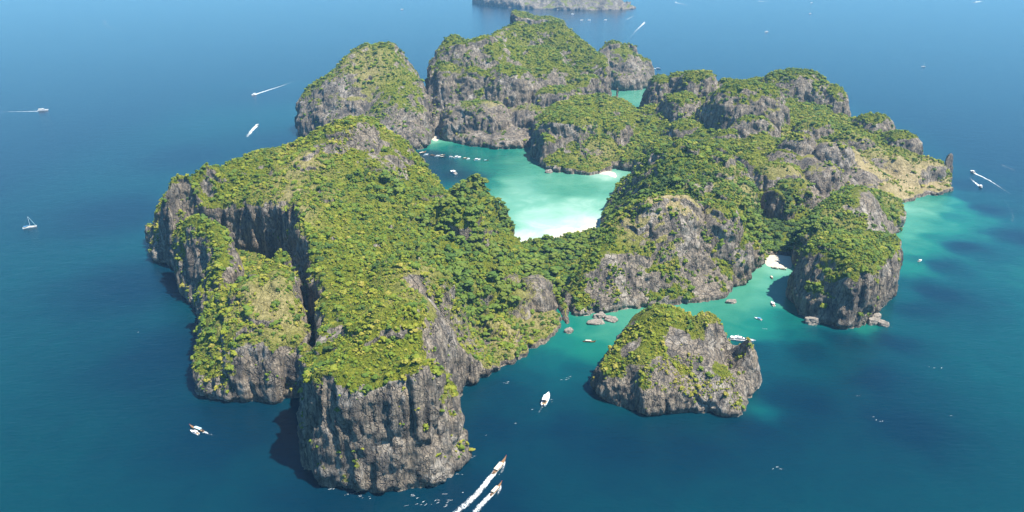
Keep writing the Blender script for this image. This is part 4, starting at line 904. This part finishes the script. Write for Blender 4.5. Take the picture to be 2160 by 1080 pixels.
# scattered wave crests and surf at the foot of the rocks
def foam_flecks():
    V, F_, A = [], [], []
    rg = np.random.default_rng(21)
    C = [Wp(u, v) for u, v in ((735, 1044), (760, 1045), (866, 1045), (872, 1043), (930, 1040), (778, 1050), (962, 1000), (1000, 965), (700, 1035), (1158, 845), (1125, 865), (1080, 892), (1020, 920), (1060, 808), (1195, 797), (1846, 884), (1858, 888), (1975, 771), (1962, 776), (2003, 878), (1810, 835), (300, 700), (1200, 798),
                                    (900, 1062), (920, 1058), (940, 1066), (880, 1066), (955, 1052), (850, 1070), (905, 1072), (976, 1040), (1706, 683), (1722, 684), (1876, 690), (1545, 637))]
    for q in range(4): C.append((rg.uniform(-420, 480), rg.uniform(445, 900)))
    for (x, y) in C:
        for s in range(rg.integers(1, 4)):
            px, py = x + rg.normal() * 3, y + rg.normal() * 2; L, w, an = rg.uniform(0.7, 2.2), rg.uniform(.12, .32), rg.uniform(-.5, .5) + .35
            b = len(V); ca, sa = math.cos(an), math.sin(an)
            for k in range(8):
                th = k * math.pi / 4; rr = rg.uniform(.6, 1.1); lx_, ly_ = L * rr * math.cos(th), w * rr * math.sin(th)
                V.append((px + ca * lx_ - sa * ly_, py + sa * lx_ + ca * ly_, 0.035)); A.append(0.62)
            F_.append(tuple(range(b, b + 8)))
    o = mesh_obj('foam_flecks', V, F_, FOAM); vattr(o, 'foam', A)
    return tag(o, 'small white foam flecks on the open water and at the foot of the cliffs', None, None, 'stuff')
foam_flecks()

# ---------------------------------------------------------------- fallen rocks at the waterline
BOULDER = None
def boulder_mat():
    m, nt, b = new_mat('boulder_rock'); k = NG(nt); p = k.pos()
    k.l(k.ramp(k.noise(p, 0.45, 5, 0.7), [(0.28, (0.07, 0.065, 0.06)), (0.5, (0.20, 0.175, 0.145)), (0.72, (0.36, 0.31, 0.25))]), b.inputs['Base Color'])
    b.inputs['Roughness'].default_value = 0.9
    k.l(k.bump(k.noise(p, 0.9, 5, 0.7), 0.6, 0.8), b.inputs['Normal']); return m
BOULDER = boulder_mat()
def boulder(u, v, rx, ry, hgt, label, seed, rz=0.0):
    x, y = Wp(u, v); bm = bmesh.new(); bmesh.ops.create_icosphere(bm, subdivisions=4, radius=1.0)
    V = np.array([w.co[:] for w in bm.verts]); n = pn(V * 1.3 + seed * 7.1) * .30 + pn(V * 2.9 + seed) * .16 + pn(V * 6.5 + seed) * .08
    q = np.round(V * 2.2 + seed) ; V2 = V * (1 + n[:, None]); V2[:, 2] = np.where(V2[:, 2] > 0, np.minimum(V2[:, 2], .72 + .12 * V[:, 0]), V2[:, 2])
    for w, c in zip(bm.verts, V2): w.co = (c[0] * rx, c[1] * ry, c[2] * hgt)
    me = bpy.data.meshes.new('boulder'); bm.to_mesh(me); bm.free(); me.materials.append(BOULDER)
    o = bpy.data.objects.new('boulder', me); COL.objects.link(o); o.location = (x, y, 0.2); o.rotation_euler = (0, 0, rz)
    return tag(o, label, 'boulder')
boulder(1257, 681, 9.5, 5.5, 4.5, 'flat pale rock slab, lower left of three at the foot of the dome', 1, .1)
boulder(1288, 675, 8.0, 6.0, 5.0, 'flat pale rock slab, right one of three at the foot of the dome', 2, -.5)
boulder(1266, 669, 7.5, 5.0, 6.5, 'pale rock slab, upper one of three against the foot of the dome', 3, .3)
boulder(1712, 681, 9.0, 6.0, 9.5, 'pale block of rock at the shaded foot of the cliff-faced headland', 4, -.2)
boulder(1840, 682, 6.5, 5.0, 8.0, 'tan boulder leaning against the base of the brown cliff', 5, .4)
boulder(1861, 685, 7.0, 5.0, 6.5, 'tan boulder, outermost at the base of the brown cliff', 6, -.3)
boulder(1848, 672, 6.0, 5.0, 7.0, 'small tan boulder wedged under the brown cliff', 7, .9)
boulder(1542, 638, 6.0, 4.0, 4.5, 'low brown rock at the right foot of the dome', 8, .2)
boulder(1157, 364, 7.0, 5.0, 7.0, 'pale rock at the foot of the spur in the bay', 9, .2)
boulder(1200, 700, 5.0, 4.0, 5.0, 'pale rock at the right end of the headland shore', 10, .5)
print('boats', round(time.time() - T0, 1))

# ---------------------------------------------------------------- air
def haze_box():
    x0, x1, y0, y1, z0, z1 = -9600 * 2.2, 9600 * 2.2, -6000, 31000, -9, 440
    v = [(x, y, z) for x in (x0, x1) for y in (y0, y1) for z in (z0, z1)]
    f = [(0, 1, 3, 2), (4, 6, 7, 5), (0, 4, 5, 1), (2, 3, 7, 6), (0, 2, 6, 4), (1, 5, 7, 3)]
    m = bpy.data.materials.new('haze_air'); m.use_nodes = True; nt = m.node_tree
    nt.nodes.remove(nt.nodes['Principled BSDF'])
    pv = nt.nodes.new('ShaderNodeVolumePrincipled'); pv.inputs['Color'].default_value = (0.32, 0.65, 1.0, 1)
    pv.inputs['Density'].default_value = HAZE_DENSITY; pv.inputs['Anisotropy'].default_value = 0.0
    nt.links.new(pv.outputs[0], nt.nodes['Material Output'].inputs['Volume'])
    o = mesh_obj('haze', v, f, m); tag(o, 'thin pale blue sea haze over the far water', None, None, 'stuff')
    o.visible_shadow = True
    return o
haze_box()
print('total', round(time.time() - T0, 1))
